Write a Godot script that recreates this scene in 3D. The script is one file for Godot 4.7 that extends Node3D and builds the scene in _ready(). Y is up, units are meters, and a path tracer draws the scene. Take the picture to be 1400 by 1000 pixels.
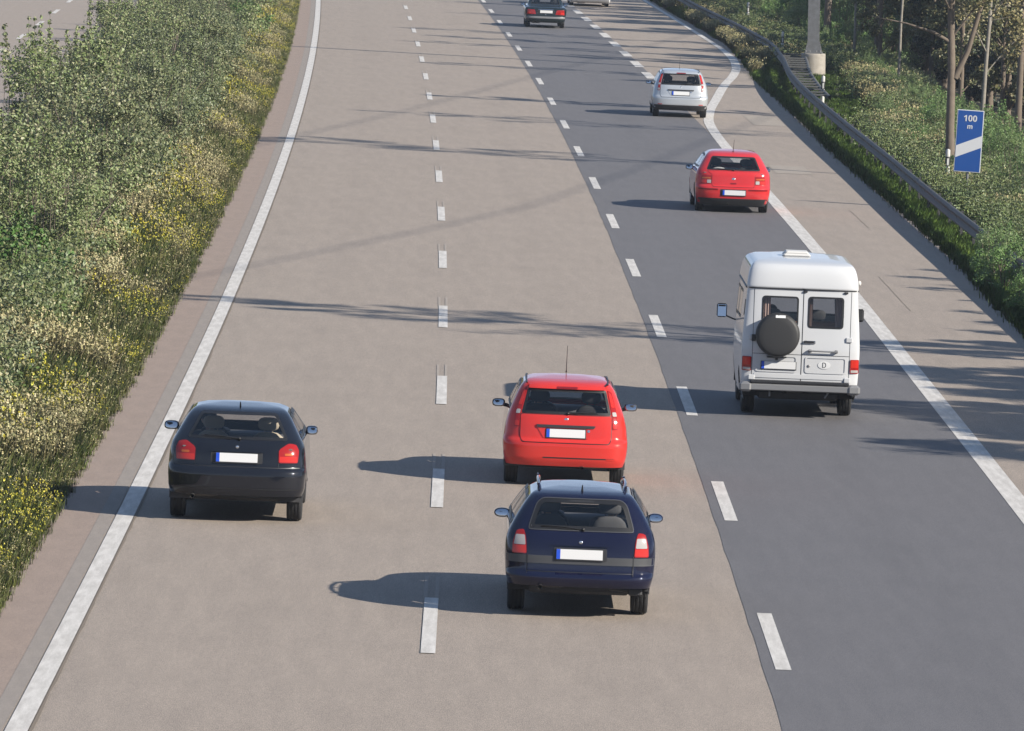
extends Node3D
# A motorway seen from a bridge through a long lens. x right, y up, the road runs towards -z.
# Z below always means metres ahead of the camera's foot point (z = -Z).

var F := 10987.0            # focal length in photo pixels (photo 1400 x 1000)
var PITCH := atan(763.0 / 10987.0)
var ROLL := deg_to_rad(2.3)
var EYE := 9.10
var taken := {}
var M := {}
var rng := RandomNumberGenerator.new()

# ---------------------------------------------------------------- pixels to places
func ray(px: float, py: float) -> Vector3:
	var a := px - 700.0
	var b := py - 500.0
	var u := a * cos(ROLL) + b * sin(ROLL)
	var v := -a * sin(ROLL) + b * cos(ROLL)
	return Vector3(u, -(v * cos(PITCH) + F * sin(PITCH)), -(F * cos(PITCH) - v * sin(PITCH)))

func ground_at(px: float, py: float, h := 0.0) -> Vector3:
	var d := ray(px, py)
	return Vector3(0, EYE, 0) + d * ((EYE - h) / -d.y)

func at_depth(px: float, py: float, Z: float) -> Vector3:
	var d := ray(px, py)
	return Vector3(0, EYE, 0) + d * (Z / -d.z)

# lateral place of the first lane line, from the traced dashes
func cx(Z: float) -> float:
	return ((2.40484117e-08 * Z - 5.29611806e-05) * Z + 2.68571014e-03) * Z - 0.63417564
func heading(Z: float) -> float:
	return atan(cx(Z + 0.5) - cx(Z - 0.5))
func on_road(off: float, Z: float, y := 0.0) -> Vector3:
	return Vector3(cx(Z) + off, y, -Z)
func lut(t: Array, Z: float) -> float:
	var n := t.size()
	if Z <= t[0][0]: return t[0][1]
	if Z >= t[n - 1][0]: return t[n - 1][1]
	var i := 1
	while Z > t[i][0]: i += 1
	var h: float = t[i][0] - t[i - 1][0]
	var d: float = (t[i][1] - t[i - 1][1]) / h
	var d0: float = (t[i - 1][1] - t[i - 2][1]) / (t[i - 1][0] - t[i - 2][0]) if i > 1 else d
	var d1: float = (t[i + 1][1] - t[i][1]) / (t[i + 1][0] - t[i][0]) if i < n - 1 else d
	var m0 := 0.0 if d0 * d <= 0.0 else 2.0 * d0 * d / (d0 + d)
	var m1 := 0.0 if d * d1 <= 0.0 else 2.0 * d * d1 / (d + d1)
	var k: float = (Z - t[i - 1][0]) / h
	var k2 := k * k
	var k3 := k2 * k
	return (2 * k3 - 3 * k2 + 1) * t[i - 1][1] + (k3 - 2 * k2 + k) * h * m0 + (3 * k2 - 2 * k3) * t[i][1] + (k3 - k2) * h * m1
var VERGE_R := [[60, 10.6], [146, 10.6], [171, 10.87], [218, 11.0], [243, 11.3], [277, 11.62], [299, 12.16], [325, 12.55], [384, 12.4], [700, 12.4]]
var RAIL := [[100, 11.3], [175, 11.3], [205, 11.45], [225, 11.55], [250, 11.8], [265, 12.1], [288, 12.9], [306, 13.3], [330, 13.2], [361, 12.95], [500, 12.9]]
var EDGE_R := [[60, 7.84], [125, 7.84], [172, 7.94], [212, 7.98], [226, 8.05], [237, 8.2], [247, 8.6], [257, 9.2], [272, 10.15], [283, 10.96], [292, 11.47], [304, 11.85], [318, 11.97], [335, 11.95], [700, 11.9]]

# ---------------------------------------------------------------- bookkeeping
func numbered(called: String) -> String:
	if not taken.has(called):
		taken[called] = 0
		return called
	taken[called] += 1
	return "%s_%03d" % [called, taken[called]]
func tag(o: Node, label: String, category: String, group := "", kind := "") -> Node:
	o.set_meta("label", label)
	o.set_meta("category", category)
	if group != "": o.set_meta("group", group)
	if kind != "": o.set_meta("kind", kind)
	return o
func thing(called: String, label: String, category: String, at := Vector3.ZERO, turn := 0.0, group := "") -> Node3D:
	var o := Node3D.new()
	o.name = numbered(called)
	add_child(o)
	o.position = at
	o.rotation.y = turn
	tag(o, label, category, group)
	return o
func part(parent: Node, called: String, mesh: Mesh, mat: Material) -> MeshInstance3D:
	var o := MeshInstance3D.new()
	o.name = called
	o.mesh = mesh
	if mat: o.material_override = mat
	parent.add_child(o, true)
	return o
func structure(called: String, mesh: Mesh, mat: Material) -> MeshInstance3D:
	var o := part(self, numbered(called), mesh, mat)
	o.set_meta("kind", "structure")
	return o
func copy_of(o: Node3D, at: Vector3, turn: float, size := Vector3.ONE) -> Node3D:
	var c: Node3D = o.duplicate()
	c.name = numbered(String(o.name).rstrip("0123456789").trim_suffix("_"))
	add_child(c)
	c.position = at
	c.rotation.y = turn
	c.scale = size
	return c

# ---------------------------------------------------------------- meshes
func mesh_of(v: PackedVector3Array, idx: PackedInt32Array, uv := PackedVector2Array(), col := PackedColorArray(), nrm := PackedVector3Array(), uv2 := PackedVector2Array()) -> ArrayMesh:
	if nrm.is_empty():
		nrm.resize(v.size())
		for i in range(0, idx.size(), 3):
			var a := v[idx[i]]
			var n := (v[idx[i + 2]] - a).cross(v[idx[i + 1]] - a)
			nrm[idx[i]] += n
			nrm[idx[i + 1]] += n
			nrm[idx[i + 2]] += n
		for i in nrm.size():
			nrm[i] = nrm[i].normalized() if nrm[i].length_squared() > 1e-20 else Vector3.UP
	var arr := []
	arr.resize(Mesh.ARRAY_MAX)
	arr[Mesh.ARRAY_VERTEX] = v
	arr[Mesh.ARRAY_NORMAL] = nrm
	arr[Mesh.ARRAY_INDEX] = idx
	if not uv.is_empty(): arr[Mesh.ARRAY_TEX_UV] = uv
	if not uv2.is_empty(): arr[Mesh.ARRAY_TEX_UV2] = uv2
	if not col.is_empty(): arr[Mesh.ARRAY_COLOR] = col
	var m := ArrayMesh.new()
	m.add_surface_from_arrays(Mesh.PRIMITIVE_TRIANGLES, arr)
	return m

class Shape:
	var v := PackedVector3Array()
	var idx := PackedInt32Array()
	func tri(a: int, b: int, c: int) -> void:
		idx.append(a); idx.append(b); idx.append(c)
	func quad(a: Vector3, b: Vector3, c: Vector3, d: Vector3) -> void:
		var n := v.size()
		v.append(a); v.append(b); v.append(c); v.append(d)
		tri(n, n + 1, n + 2); tri(n, n + 2, n + 3)
	# a box with small chamfers: centre c, size s, basis b
	func box(c: Vector3, s: Vector3, b := Basis.IDENTITY, ch := 0.0) -> void:
		var h := s * 0.5
		if ch <= 0.0:
			for ax in 3:
				for sg in [-1.0, 1.0]:
					var p := Vector3.ZERO; var q := Vector3.ZERO; var r := Vector3.ZERO
					p[ax] = h[ax] * sg
					q[(ax + 1) % 3] = h[(ax + 1) % 3]
					r[(ax + 2) % 3] = h[(ax + 2) % 3]
					if sg > 0: quad(c + b * (p - q - r), c + b * (p - q + r), c + b * (p + q + r), c + b * (p + q - r))
					else: quad(c + b * (p - q - r), c + b * (p + q - r), c + b * (p + q + r), c + b * (p - q + r))
			return
		# three stacked rings with cut corners, top and bottom bevelled
		var rings := []
		for l in [[-h.y, ch], [-h.y + ch, 0.0], [h.y - ch, 0.0], [h.y, ch]]:
			var ring := []
			var x: float = h.x - l[1]
			var z: float = h.z - l[1]
			for p in [Vector2(x, -z + ch), Vector2(x, z - ch), Vector2(x - ch, z), Vector2(-x + ch, z), Vector2(-x, z - ch), Vector2(-x, -z + ch), Vector2(-x + ch, -z), Vector2(x - ch, -z)]:
				ring.append(c + b * Vector3(p.x, l[0], p.y))
			rings.append(ring)
		for k in 3:
			for i in 8:
				quad(rings[k][i], rings[k + 1][i], rings[k + 1][(i + 1) % 8], rings[k][(i + 1) % 8])
		for e in [0, 3]:
			for i in range(1, 7):
				var n := v.size()
				v.append(rings[e][0]); v.append(rings[e][i]); v.append(rings[e][i + 1])
				if e == 0: tri(n, n + 1, n + 2)
				else: tri(n, n + 2, n + 1)
	# tube through points with radii
	func tube(pts: Array, rad: Array, seg := 8, cap := true) -> void:
		var base := v.size()
		var up := Vector3(0.31, 0.17, 0.93)
		for i in pts.size():
			var d: Vector3 = (pts[mini(i + 1, pts.size() - 1)] - pts[maxi(i - 1, 0)]).normalized()
			var s := d.cross(up).normalized()
			var t := s.cross(d)
			for k in seg:
				var an := TAU * k / seg
				v.append(pts[i] + (s * cos(an) + t * sin(an)) * float(rad[i]))
		for i in pts.size() - 1:
			for k in seg:
				var a := base + i * seg + k
				var b := base + i * seg + (k + 1) % seg
				tri(a, a + seg, b); tri(b, a + seg, b + seg)
		if cap:
			for e in [0, pts.size() - 1]:
				var n := v.size()
				v.append(pts[e])
				for k in seg:
					var a: int = base + e * seg + k
					var b: int = base + e * seg + (k + 1) % seg
					if e == 0: tri(n, a, b)
					else: tri(n, b, a)
	# lathe: profile of Vector2(radius, along) about an axis through c
	func lathe(prof: Array, c: Vector3, axis: Vector3, side: Vector3, seg := 24) -> void:
		var base := v.size()
		var t := axis.cross(side)
		for p in prof:
			for k in seg:
				var an := TAU * k / seg
				v.append(c + axis * p.y + (side * cos(an) + t * sin(an)) * p.x)
		for i in prof.size() - 1:
			for k in seg:
				var a := base + i * seg + k
				var b := base + i * seg + (k + 1) % seg
				tri(a, a + seg, b); tri(b, a + seg, b + seg)
	# a closed ball-like shape (superellipsoid)
	func blob(c: Vector3, r: Vector3, b := Basis.IDENTITY, e := 2.0, nu := 20, nv := 12) -> void:
		var base := v.size()
		for j in nv + 1:
			var th := -PI / 2 + PI * j / nv
			for i in nu:
				var ph := TAU * i / nu
				var d := Vector3(cos(th) * cos(ph), sin(th), cos(th) * sin(ph))
				var k := pow(pow(absf(d.x), e) + pow(absf(d.y), e) + pow(absf(d.z), e), -1.0 / e)
				v.append(c + b * (d * k * r))
		for j in nv:
			for i in nu:
				var p := base + j * nu + i
				var q := base + j * nu + (i + 1) % nu
				tri(p, p + nu, q); tri(q, p + nu, q + nu)

func solid(s: Shape) -> ArrayMesh:
	return mesh_of(s.v, s.idx)
func box_mesh(c: Vector3, s: Vector3, ch := 0.0, b := Basis.IDENTITY) -> ArrayMesh:
	var k := Shape.new()
	k.box(c, s, b, ch)
	return flat(k)
# hard edges: every face its own corners
func flat(s: Shape) -> ArrayMesh:
	var v := PackedVector3Array()
	var idx := PackedInt32Array()
	for i in s.idx.size():
		v.append(s.v[s.idx[i]])
		idx.append(i)
	return mesh_of(v, idx)

# ---------------------------------------------------------------- materials
func srgb(r: float, g: float, b: float) -> Color:
	return Color(r, g, b).linear_to_srgb()
func plain(r: float, g: float, b: float, rough := 0.6, metal := 0.0) -> StandardMaterial3D:
	var m := StandardMaterial3D.new()
	m.albedo_color = srgb(r, g, b)
	m.roughness = rough
	m.metallic = metal
	return m
func paint(r: float, g: float, b: float, rough := 0.45, metal := 0.0, coat := 1.0) -> StandardMaterial3D:
	var m := plain(r, g, b, rough, metal)
	m.clearcoat_enabled = true
	m.clearcoat = coat
	m.clearcoat_roughness = 0.03
	m.metallic_specular = 0.15
	return m
func noise_bytes(size: int, freq: float, sd: int, oct := 3, kind := FastNoiseLite.TYPE_SIMPLEX_SMOOTH) -> PackedByteArray:
	var n := FastNoiseLite.new()
	n.noise_type = kind
	n.seed = sd
	n.frequency = freq
	n.fractal_octaves = oct
	var im := n.get_seamless_image(size, size)
	im.convert(Image.FORMAT_L8)
	return im.get_data()
# a grey-ish multiplier texture built from layers [bytes, strength]; strong: 1 = +-50 %
func grain_texture(size: int, layers: Array, tint_a: Color, tint_b: Color) -> ImageTexture:
	var out := PackedByteArray()
	out.resize(size * size * 3)
	for i in size * size:
		var k := 0.5
		for l in layers:
			k += (l[0][i] / 255.0 - 0.5) * l[1]
		k = clampf(k, 0.0, 1.0)
		out[i * 3] = int(255.0 * lerpf(tint_a.r, tint_b.r, k))
		out[i * 3 + 1] = int(255.0 * lerpf(tint_a.g, tint_b.g, k))
		out[i * 3 + 2] = int(255.0 * lerpf(tint_a.b, tint_b.b, k))
	var im := Image.create_from_data(size, size, false, Image.FORMAT_RGB8, out)
	return ImageTexture.create_from_image(im)
func textured(m: StandardMaterial3D, t: Texture2D, su := 1.0, sv := 1.0) -> StandardMaterial3D:
	m.albedo_texture = t
	m.uv1_scale = Vector3(su, sv, 1)
	return m
func leafy(rough := 0.55, back := Color(0.10, 0.13, 0.03)) -> StandardMaterial3D:
	var m := StandardMaterial3D.new()
	m.vertex_color_use_as_albedo = true
	m.roughness = rough
	m.cull_mode = BaseMaterial3D.CULL_DISABLED
	m.backlight_enabled = true
	m.backlight = back
	return m
func make_materials() -> void:
	var fine := noise_bytes(512, 0.35, 3, 2)
	var mid := noise_bytes(512, 0.06, 5, 3)
	var big := noise_bytes(512, 0.012, 9, 4)
	var gt := grain_texture(512, [[fine, 2.0], [mid, 0.3], [big, 0.25]], Color(0.74, 0.74, 0.745), Color(1, 0.997, 0.99))
	var st := grain_texture(512, [[fine, 1.0], [mid, 0.3], [big, 0.8]], Color(0.80, 0.795, 0.785), Color(1, 1, 1))
	M.asphalt = textured(plain(0.335, 0.279, 0.232, 0.9), gt)
	M.asphalt.vertex_color_use_as_albedo = true
	M.dark_asphalt = textured(plain(0.140, 0.133, 0.137, 0.8), gt)
	M.dark_asphalt.vertex_color_use_as_albedo = true
	M.shoulder = textured(plain(0.315, 0.24, 0.195, 0.9), gt)
	M.joint = textured(plain(0.295, 0.255, 0.222, 0.9), gt)
	M.patch = textured(plain(0.36, 0.31, 0.26, 0.9), gt)
	M.line = textured(plain(0.60, 0.57, 0.535, 0.7), st)
	M.soil = textured(plain(0.14, 0.125, 0.075, 0.95), st)
	M.concrete = plain(0.36, 0.33, 0.29, 0.9)
	M.concrete.albedo_texture = st
	M.concrete.uv1_triplanar = true
	M.concrete.uv1_scale = Vector3(0.7, 0.7, 0.7)
	M.steel = plain(0.19, 0.195, 0.205, 0.6, 0.3)
	M.steel.albedo_texture = st
	M.steel.uv1_triplanar = true
	M.steel.uv1_scale = Vector3(0.8, 0.8, 0.8)
	M.rail_steel = plain(0.105, 0.106, 0.106, 0.7, 0.2)
	M.rail_steel.albedo_texture = st
	M.rail_steel.uv1_triplanar = true
	M.post_steel = plain(0.05, 0.05, 0.05, 0.7, 0.2)
	M.ghost = textured(plain(0.365, 0.315, 0.27, 0.9), gt)
	M.dirt = textured(plain(0.20, 0.16, 0.12, 0.95), gt)
	M.cable = plain(0.05, 0.05, 0.05, 0.6)
	M.bolt = plain(0.2, 0.2, 0.2, 0.5, 0.6)
	M.rail_dark = plain(0.10, 0.10, 0.10, 0.7, 0.2)
	M.post_white = plain(0.50, 0.49, 0.47, 0.6)
	M.post_black = plain(0.03, 0.03, 0.03, 0.6)
	M.reflector = plain(0.55, 0.55, 0.52, 0.2)
	M.sign_blue = plain(0.008, 0.060, 0.25, 0.45)
	M.sign_white = plain(0.52, 0.53, 0.55, 0.45)
	M.bark = plain(0.17, 0.135, 0.105, 0.9)
	M.bark.albedo_texture = st
	M.bark.uv1_triplanar = true
	M.bark.uv1_scale = Vector3(1.5, 0.5, 1.5)
	M.bark_pale = plain(0.27, 0.245, 0.21, 0.9)
	M.bark_pale.albedo_texture = st
	M.bark_pale.uv1_triplanar = true
	M.leaf = leafy()
	M.blade = leafy(0.7, Color(0.22, 0.27, 0.08))
	# vehicles
	M.black_paint = paint(0.006, 0.007, 0.011)
	M.navy_paint = paint(0.004, 0.005, 0.021)
	M.red_paint = paint(0.47, 0.026, 0.020)
	M.red_paint_b = paint(0.45, 0.024, 0.027)
	M.white_paint = paint(0.47, 0.475, 0.485, 0.4, 0.0, 0.7)
	M.silver_paint = paint(0.46, 0.48, 0.50, 0.35, 0.5)
	M.dark_green_paint = paint(0.006, 0.012, 0.014)
	M.black_plastic = plain(0.018, 0.018, 0.02, 0.5)
	M.grey_plastic = plain(0.042, 0.043, 0.047, 0.5)
	M.rubber = plain(0.016, 0.016, 0.017, 0.85)
	M.seal = plain(0.008, 0.008, 0.009, 0.45)
	M.chrome = plain(0.6, 0.6, 0.62, 0.2, 1.0)
	M.bumper_steel = plain(0.20, 0.20, 0.205, 0.5, 0.35)
	M.alloy = plain(0.45, 0.46, 0.48, 0.35, 0.7)
	M.plate = plain(0.57, 0.57, 0.57, 0.5)
	M.plate_blue = plain(0.01, 0.06, 0.45, 0.4)
	M.lens_red = paint(0.26, 0.010, 0.010, 0.25)
	M.lens_red_bright = paint(0.44, 0.022, 0.015, 0.25)
	M.lens_orange = paint(0.38, 0.09, 0.02, 0.25)
	M.lens_clear = paint(0.33, 0.31, 0.30, 0.2)
	M.lens_dark = paint(0.16, 0.008, 0.012, 0.25)
	M.mirror = plain(0.42, 0.46, 0.52, 0.05, 1.0)
	M.glass = StandardMaterial3D.new()
	M.glass.transparency = BaseMaterial3D.TRANSPARENCY_ALPHA
	M.glass.albedo_color = Color(0.02, 0.035, 0.035, 0.24)
	M.glass.roughness = 0.03
	M.glass_light = StandardMaterial3D.new()
	M.glass_light.transparency = BaseMaterial3D.TRANSPARENCY_ALPHA
	M.glass_light.albedo_color = Color(0.05, 0.08, 0.07, 0.12)
	M.glass_light.roughness = 0.03
	M.trim = plain(0.035, 0.035, 0.038, 0.8)
	M.trim_grey = plain(0.10, 0.10, 0.105, 0.85)
	M.beige_seat = plain(0.50, 0.43, 0.33, 0.7)
	M.curtain = plain(0.42, 0.30, 0.26, 0.9)
	M.wood_trim = plain(0.20, 0.09, 0.05, 0.6)
	M.skin = plain(0.42, 0.25, 0.18, 0.6)
	M.hair = plain(0.02, 0.015, 0.012, 0.8)
	M.cloth_dark = plain(0.03, 0.032, 0.045, 0.9)
	M.cloth_grey = plain(0.14, 0.14, 0.15, 0.9)
	M.cover = plain(0.018, 0.018, 0.019, 0.6)
	M.exhaust = plain(0.10, 0.095, 0.09, 0.6, 0.5)

# ================================================================= the scene
func _ready() -> void:
	rng.seed = 20240
	# camera
	var cam := Camera3D.new()
	cam.name = "camera"
	add_child(cam)
	cam.position = Vector3(0, EYE, 0)
	cam.basis = Basis(Vector3.RIGHT, -PITCH) * Basis(Vector3.BACK, ROLL)
	cam.fov = rad_to_deg(2.0 * atan(500.0 / F))
	cam.near = 1.0
	cam.far = 4000.0
	cam.current = true
	# sky and exposure
	var we := WorldEnvironment.new()
	we.name = "world_environment"
	var env := Environment.new()
	env.background_mode = Environment.BG_SKY
	var sm := ProceduralSkyMaterial.new()
	sm.sky_top_color = Color(0.35, 0.435, 0.56)
	sm.sky_horizon_color = Color(0.65, 0.72, 0.81)
	sm.sky_curve = 0.12
	sm.ground_bottom_color = Color(0.20, 0.19, 0.16)
	sm.ground_horizon_color = Color(0.60, 0.63, 0.64)
	sm.sun_angle_max = 1.0
	var sky := Sky.new()
	sky.sky_material = sm
	env.sky = sky
	env.tonemap_mode = Environment.TONE_MAPPER_LINEAR
	env.tonemap_exposure = 1.75
	env.sdfgi_enabled = true
	env.ssao_enabled = true
	env.ssil_enabled = true
	# thin autumn haze
	env.fog_enabled = true
	env.fog_density = 0.00012
	env.fog_light_color = Color(0.80, 0.84, 0.90)
	we.environment = env
	add_child(we)
	# low sun from the right, a little behind the camera
	var sun := DirectionalLight3D.new()
	sun.name = "sun"
	var e := deg_to_rad(29.0)
	var a := deg_to_rad(28.0)
	add_child(sun)
	sun.look_at_from_position(Vector3.ZERO, Vector3(-cos(e) * cos(a), -sin(e), -cos(e) * sin(a)))
	sun.light_energy = 1.6
	sun.light_angular_distance = 0.53
	sun.light_color = Color(1.0, 0.972, 0.922)
	sun.shadow_enabled = true

	make_materials()
	build_ground()
	build_road()
	build_roadside()
	build_vehicles()
	build_plants()

# ================================================================= ground and road
func terrain(off: float, Z: float) -> float:
	var y := -0.012 if off > -12.0 and off < 14.0 else -0.03
	var r := lut(RAIL, Z)
	if off > r + 2.5:
		y -= smoothstep(r + 2.5, r + 14.0, off) * 3.2
	elif off > lut(VERGE_R, Z) and off < r + 2.5:
		y += 0.05 * sin(clampf((off - lut(VERGE_R, Z)) / 3.5, 0.0, 1.0) * PI)
	if off < -4.9 and off > -9.6:
		y += 0.12 * sin((off + 4.9) / -4.7 * PI)
	if off < -30.0:
		y -= smoothstep(30.0, 60.0, -off) * 2.0
	return y
var jag := FastNoiseLite.new()
var LINE_W := [[60, 0.15], [240, 0.15], [300, 0.16], [318, 0.10], [700, 0.09]]
# lateral offset of a named edge: [name, value] or a plain number
func lateral(o: Variant, Z: float) -> float:
	if not (o is Array): return o
	var k: float = o[1]
	match String(o[0]):
		"verge": return lerpf(lut(VERGE_R, Z) - 0.05, lut(RAIL, Z) + 2.6, k)
		"rail": return lut(RAIL, Z) + k
		"road": return lerpf(-4.86, lut(VERGE_R, Z), k)
		"ragged": return k + 0.06 * jag.get_noise_1d(Z * 0.9) + 0.035 * jag.get_noise_1d(Z * 3.0)
		"wavy": return k + 0.02 * jag.get_noise_1d(Z * 4.0)
		"lane": return lerpf(3.60 + 0.02 * jag.get_noise_1d(Z * 3.0), 7.92 + 0.015 * jag.get_noise_1d(Z * 2.0 + 50.0), k)
		"line": return lut(EDGE_R, Z) + k * lut(LINE_W, Z)
	return k
func strip(offs: Array, z0: float, z1: float, dz: float, y: float, tone := false, uscale := 0.5, vscale := 0.16) -> ArrayMesh:
	var v := PackedVector3Array()
	var uv := PackedVector2Array()
	var col := PackedColorArray()
	var idx := PackedInt32Array()
	var rows := int(ceil((z1 - z0) / dz))
	var n := offs.size()
	for i in rows + 1:
		var Z := lerpf(z0, z1, float(i) / rows)
		for o in offs:
			var f := lateral(o, Z)
			v.append(on_road(f, Z, y))
			uv.append(Vector2(f * uscale, Z * vscale))
			var t := wear(f, Z) if tone else 1.0
			col.append(Color(t, t, t))
	for i in rows:
		for j in n - 1:
			var p := i * n + j
			idx.append_array([p, p + n, p + 1, p + 1, p + n, p + n + 1])
	return mesh_of(v, idx, uv, col)
var wear_noise := FastNoiseLite.new()
func wear(off: float, Z: float) -> float:
	# wheel tracks polished lighter, a darker oily middle, long irregular patches
	var lanes := [[-1.96, 3.9], [1.9, 3.8], [5.85, 4.0]]
	var t := 1.0
	for l in lanes:
		var d: float = absf(off - l[0])
		if d < 1.95:
			t += 0.035 * exp(-pow((d - 0.78) / 0.33, 2.0))
			t -= 0.03 * exp(-pow(d / 0.35, 2.0))
	t += 0.05 * wear_noise.get_noise_2d(off * 5.0, Z * 0.28)
	t += 0.05 * wear_noise.get_noise_2d(off * 1.2 + 300.0, Z * 0.6)
	t += 0.06 * wear_noise.get_noise_2d(off * 14.0 + 700.0, Z * 0.5)
	return t
func lane_dash(parent: Node, off: float, za: float, zb: float, w: float, called: String) -> void:
	part(parent, called, strip([off - w * 0.5, off + w * 0.5], za, zb, 2.0, 0.009, false, 1.3, 0.13), M.line)
func build_ground() -> void:
	wear_noise.seed = 11
	wear_noise.frequency = 0.3
	wear_noise.fractal_octaves = 3
	# one sheet to the horizon, denser near the road
	var offs := []
	for o in [-1500.0, -600.0, -200.0, -100.0, -60.0, -45.0, -36.0, -30.0, -20.0, -9.7, -8.5, -7.3, -6.1, -4.95, 0.0, 8.0]: offs.append(o)
	for k in 9: offs.append(["verge", k / 8.0])
	for d in [4.0, 6.0, 8.0, 10.5, 14.0, 25.0, 60.0, 150.0, 500.0, 1500.0]: offs.append(["rail", d])
	var v := PackedVector3Array()
	var uv := PackedVector2Array()
	var idx := PackedInt32Array()
	var zs := [-1500.0, -500.0, -150.0]
	for i in 110: zs.append(-50.0 + i * 5.0)
	for z in [600.0, 900.0, 1500.0, 2500.0]: zs.append(z)
	for Z in zs:
		var zc: float = clampf(Z, -50.0, 495.0)
		for o in offs:
			var f := lateral(o, zc)
			v.append(Vector3(cx(zc) + f, terrain(f, zc), -Z))
			uv.append(Vector2(f * 0.35, Z * 0.35))
	var n := offs.size()
	for i in zs.size() - 1:
		for j in n - 1:
			var p := i * n + j
			idx.append_array([p, p + n, p + 1, p + 1, p + n, p + n + 1])
	structure("ground", mesh_of(v, idx, uv), M.soil)
func build_road() -> void:
	var z0 := -40.0
	var z1 := 480.0
	var offs := []
	for i in 74: offs.append(["road", i / 73.0])
	# ragged outer edge on the median side
	jag.seed = 4
	jag.frequency = 0.4
	offs[0] = ["ragged", -4.86]
	var road := structure("road", strip(offs, z0, z1, 0.6, 0.0, true, 0.5, 0.055), M.asphalt)
	# red-brown margin between the edge line and the median
	var sh := [offs[0], -4.6, -4.35, -4.12]
	part(road, "margin_strip", strip(sh, z0, z1, 0.6, 0.004, false, 0.5, 0.12), M.shoulder)
	part(road, "joint_strip", strip([-4.24, -4.20, ["wavy", -4.05]], z0, z1, 1.0, 0.0065, false, 0.9, 0.2), M.joint)
	# newer dark surface of the slow lane
	var lane := []
	for i in 24:
		lane.append(["lane", i / 23.0])
	part(road, "dark_lane", strip(lane, z0, z1, 1.5, 0.0045, true, 0.6, 0.06), M.dark_asphalt)
	# painted lines
	part(road, "edge_line", strip([-4.03, -3.81], z0, z1, 2.0, 0.009, false, 1.3, 0.13), M.line)
	part(road, "edge_line", strip([["line", -1.0], ["line", 1.0]], z0, z1, 1.0, 0.009, false, 1.3, 0.13), M.line)
	part(road, "dirt_line", strip([-3.80, ["wavy", -3.772]], z0, z1, 0.8, 0.0065, false, 0.9, 0.2), M.dirt)
	# broken lines: 6 m painted, 12 m open
	var first := 91.9
	for k in range(-3, 21):
		var za := first + k * 18.0
		lane_dash(road, 0.0, za - 6.05, za, 0.16, "lane_dash")
		for xx in [-0.07, 0.06]:
			part(road, "worn_marking", strip([xx - 0.022, xx + 0.022], za + 0.05, za + 2.6, 1.5, 0.006, false, 1.7, 0.4), M.ghost)
		lane_dash(road, 3.815, za - 6.3, za - 0.25, 0.17, "lane_dash")
	# broad blocks along the exit lane
	for k in 17:
		var zc := 279.0 + k * 12.0
		lane_dash(road, 7.82, zc - 3.2, zc + 3.2, 0.32, "exit_block")
	# lighter repair squares on the hard shoulder
	for c in [[Vector2(1050, 226), Vector2(1082, 238), 1.5], [Vector2(1016, 158), Vector2(1050, 172), 1.5]]:
		var p := ground_at(c[0].x, c[0].y)
		var q := ground_at(c[1].x, c[1].y)
		var oa: float = p.x - cx(-p.z)
		part(road, "repair_patch", strip([oa, oa + 0.95], -q.z, -p.z, 2.0, 0.005, false, 0.5, 0.2), M.patch)
	# open cracks in the hard shoulder
	for c in [[8.75, 150.0, 161.0], [9.6, 180.0, 188.0]]:
		part(road, "crack", strip([["wavy", c[0]], ["wavy", c[0] + 0.010]], c[1], c[2], 0.5, 0.005, false, 0.9, 0.2), M.dirt)
	# the other carriageway beyond the median
	var oo := []
	for i in 24: oo.append(lerpf(-26.0, -9.9, i / 23.0))
	var other := structure("opposite_road", strip(oo, z0, z1, 2.0, 0.0, false, 0.5, 0.12), M.asphalt)
	for k in range(-4, 19):
		var zc := 277.0 + (k - 8) * 17.5
		lane_dash(other, -14.63, zc - 3.0, zc + 3.0, 0.17, "lane_dash")
		lane_dash(other, -18.4, zc - 3.0, zc + 3.0, 0.17, "lane_dash")
	part(other, "edge_line", strip([-10.95, -10.75], z0, z1, 2.0, 0.009, false, 1.3, 0.13), M.line)

# ================================================================= rail, mast, sign, posts
func beam(pts: Array, prof: Array) -> ArrayMesh:
	# sweep a profile of Vector2(out, up) along points; out is towards the road
	var v := PackedVector3Array()
	var idx := PackedInt32Array()
	var n := prof.size()
	for i in pts.size():
		var d: Vector3 = (pts[mini(i + 1, pts.size() - 1)] - pts[maxi(i - 1, 0)]).normalized()
		var s := d.cross(Vector3.UP).normalized()
		for p in prof:
			v.append(pts[i] - s * p.x + Vector3.UP * p.y)
	for i in pts.size() - 1:
		for j in n - 1:
			var p := i * n + j
			idx.append_array([p, p + n, p + 1, p + 1, p + n, p + n + 1])
	return mesh_of(v, idx)
func w_beam() -> Array:
	return [Vector2(0, -0.155), Vector2(0.035, -0.15), Vector2(0.08, -0.115), Vector2(0.083, -0.08), Vector2(0.05, -0.04), Vector2(0.015, -0.02), Vector2(0.015, 0.02), Vector2(0.05, 0.04), Vector2(0.083, 0.08), Vector2(0.08, 0.115), Vector2(0.035, 0.15), Vector2(0, 0.155), Vector2(-0.006, 0.15)]
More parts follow.
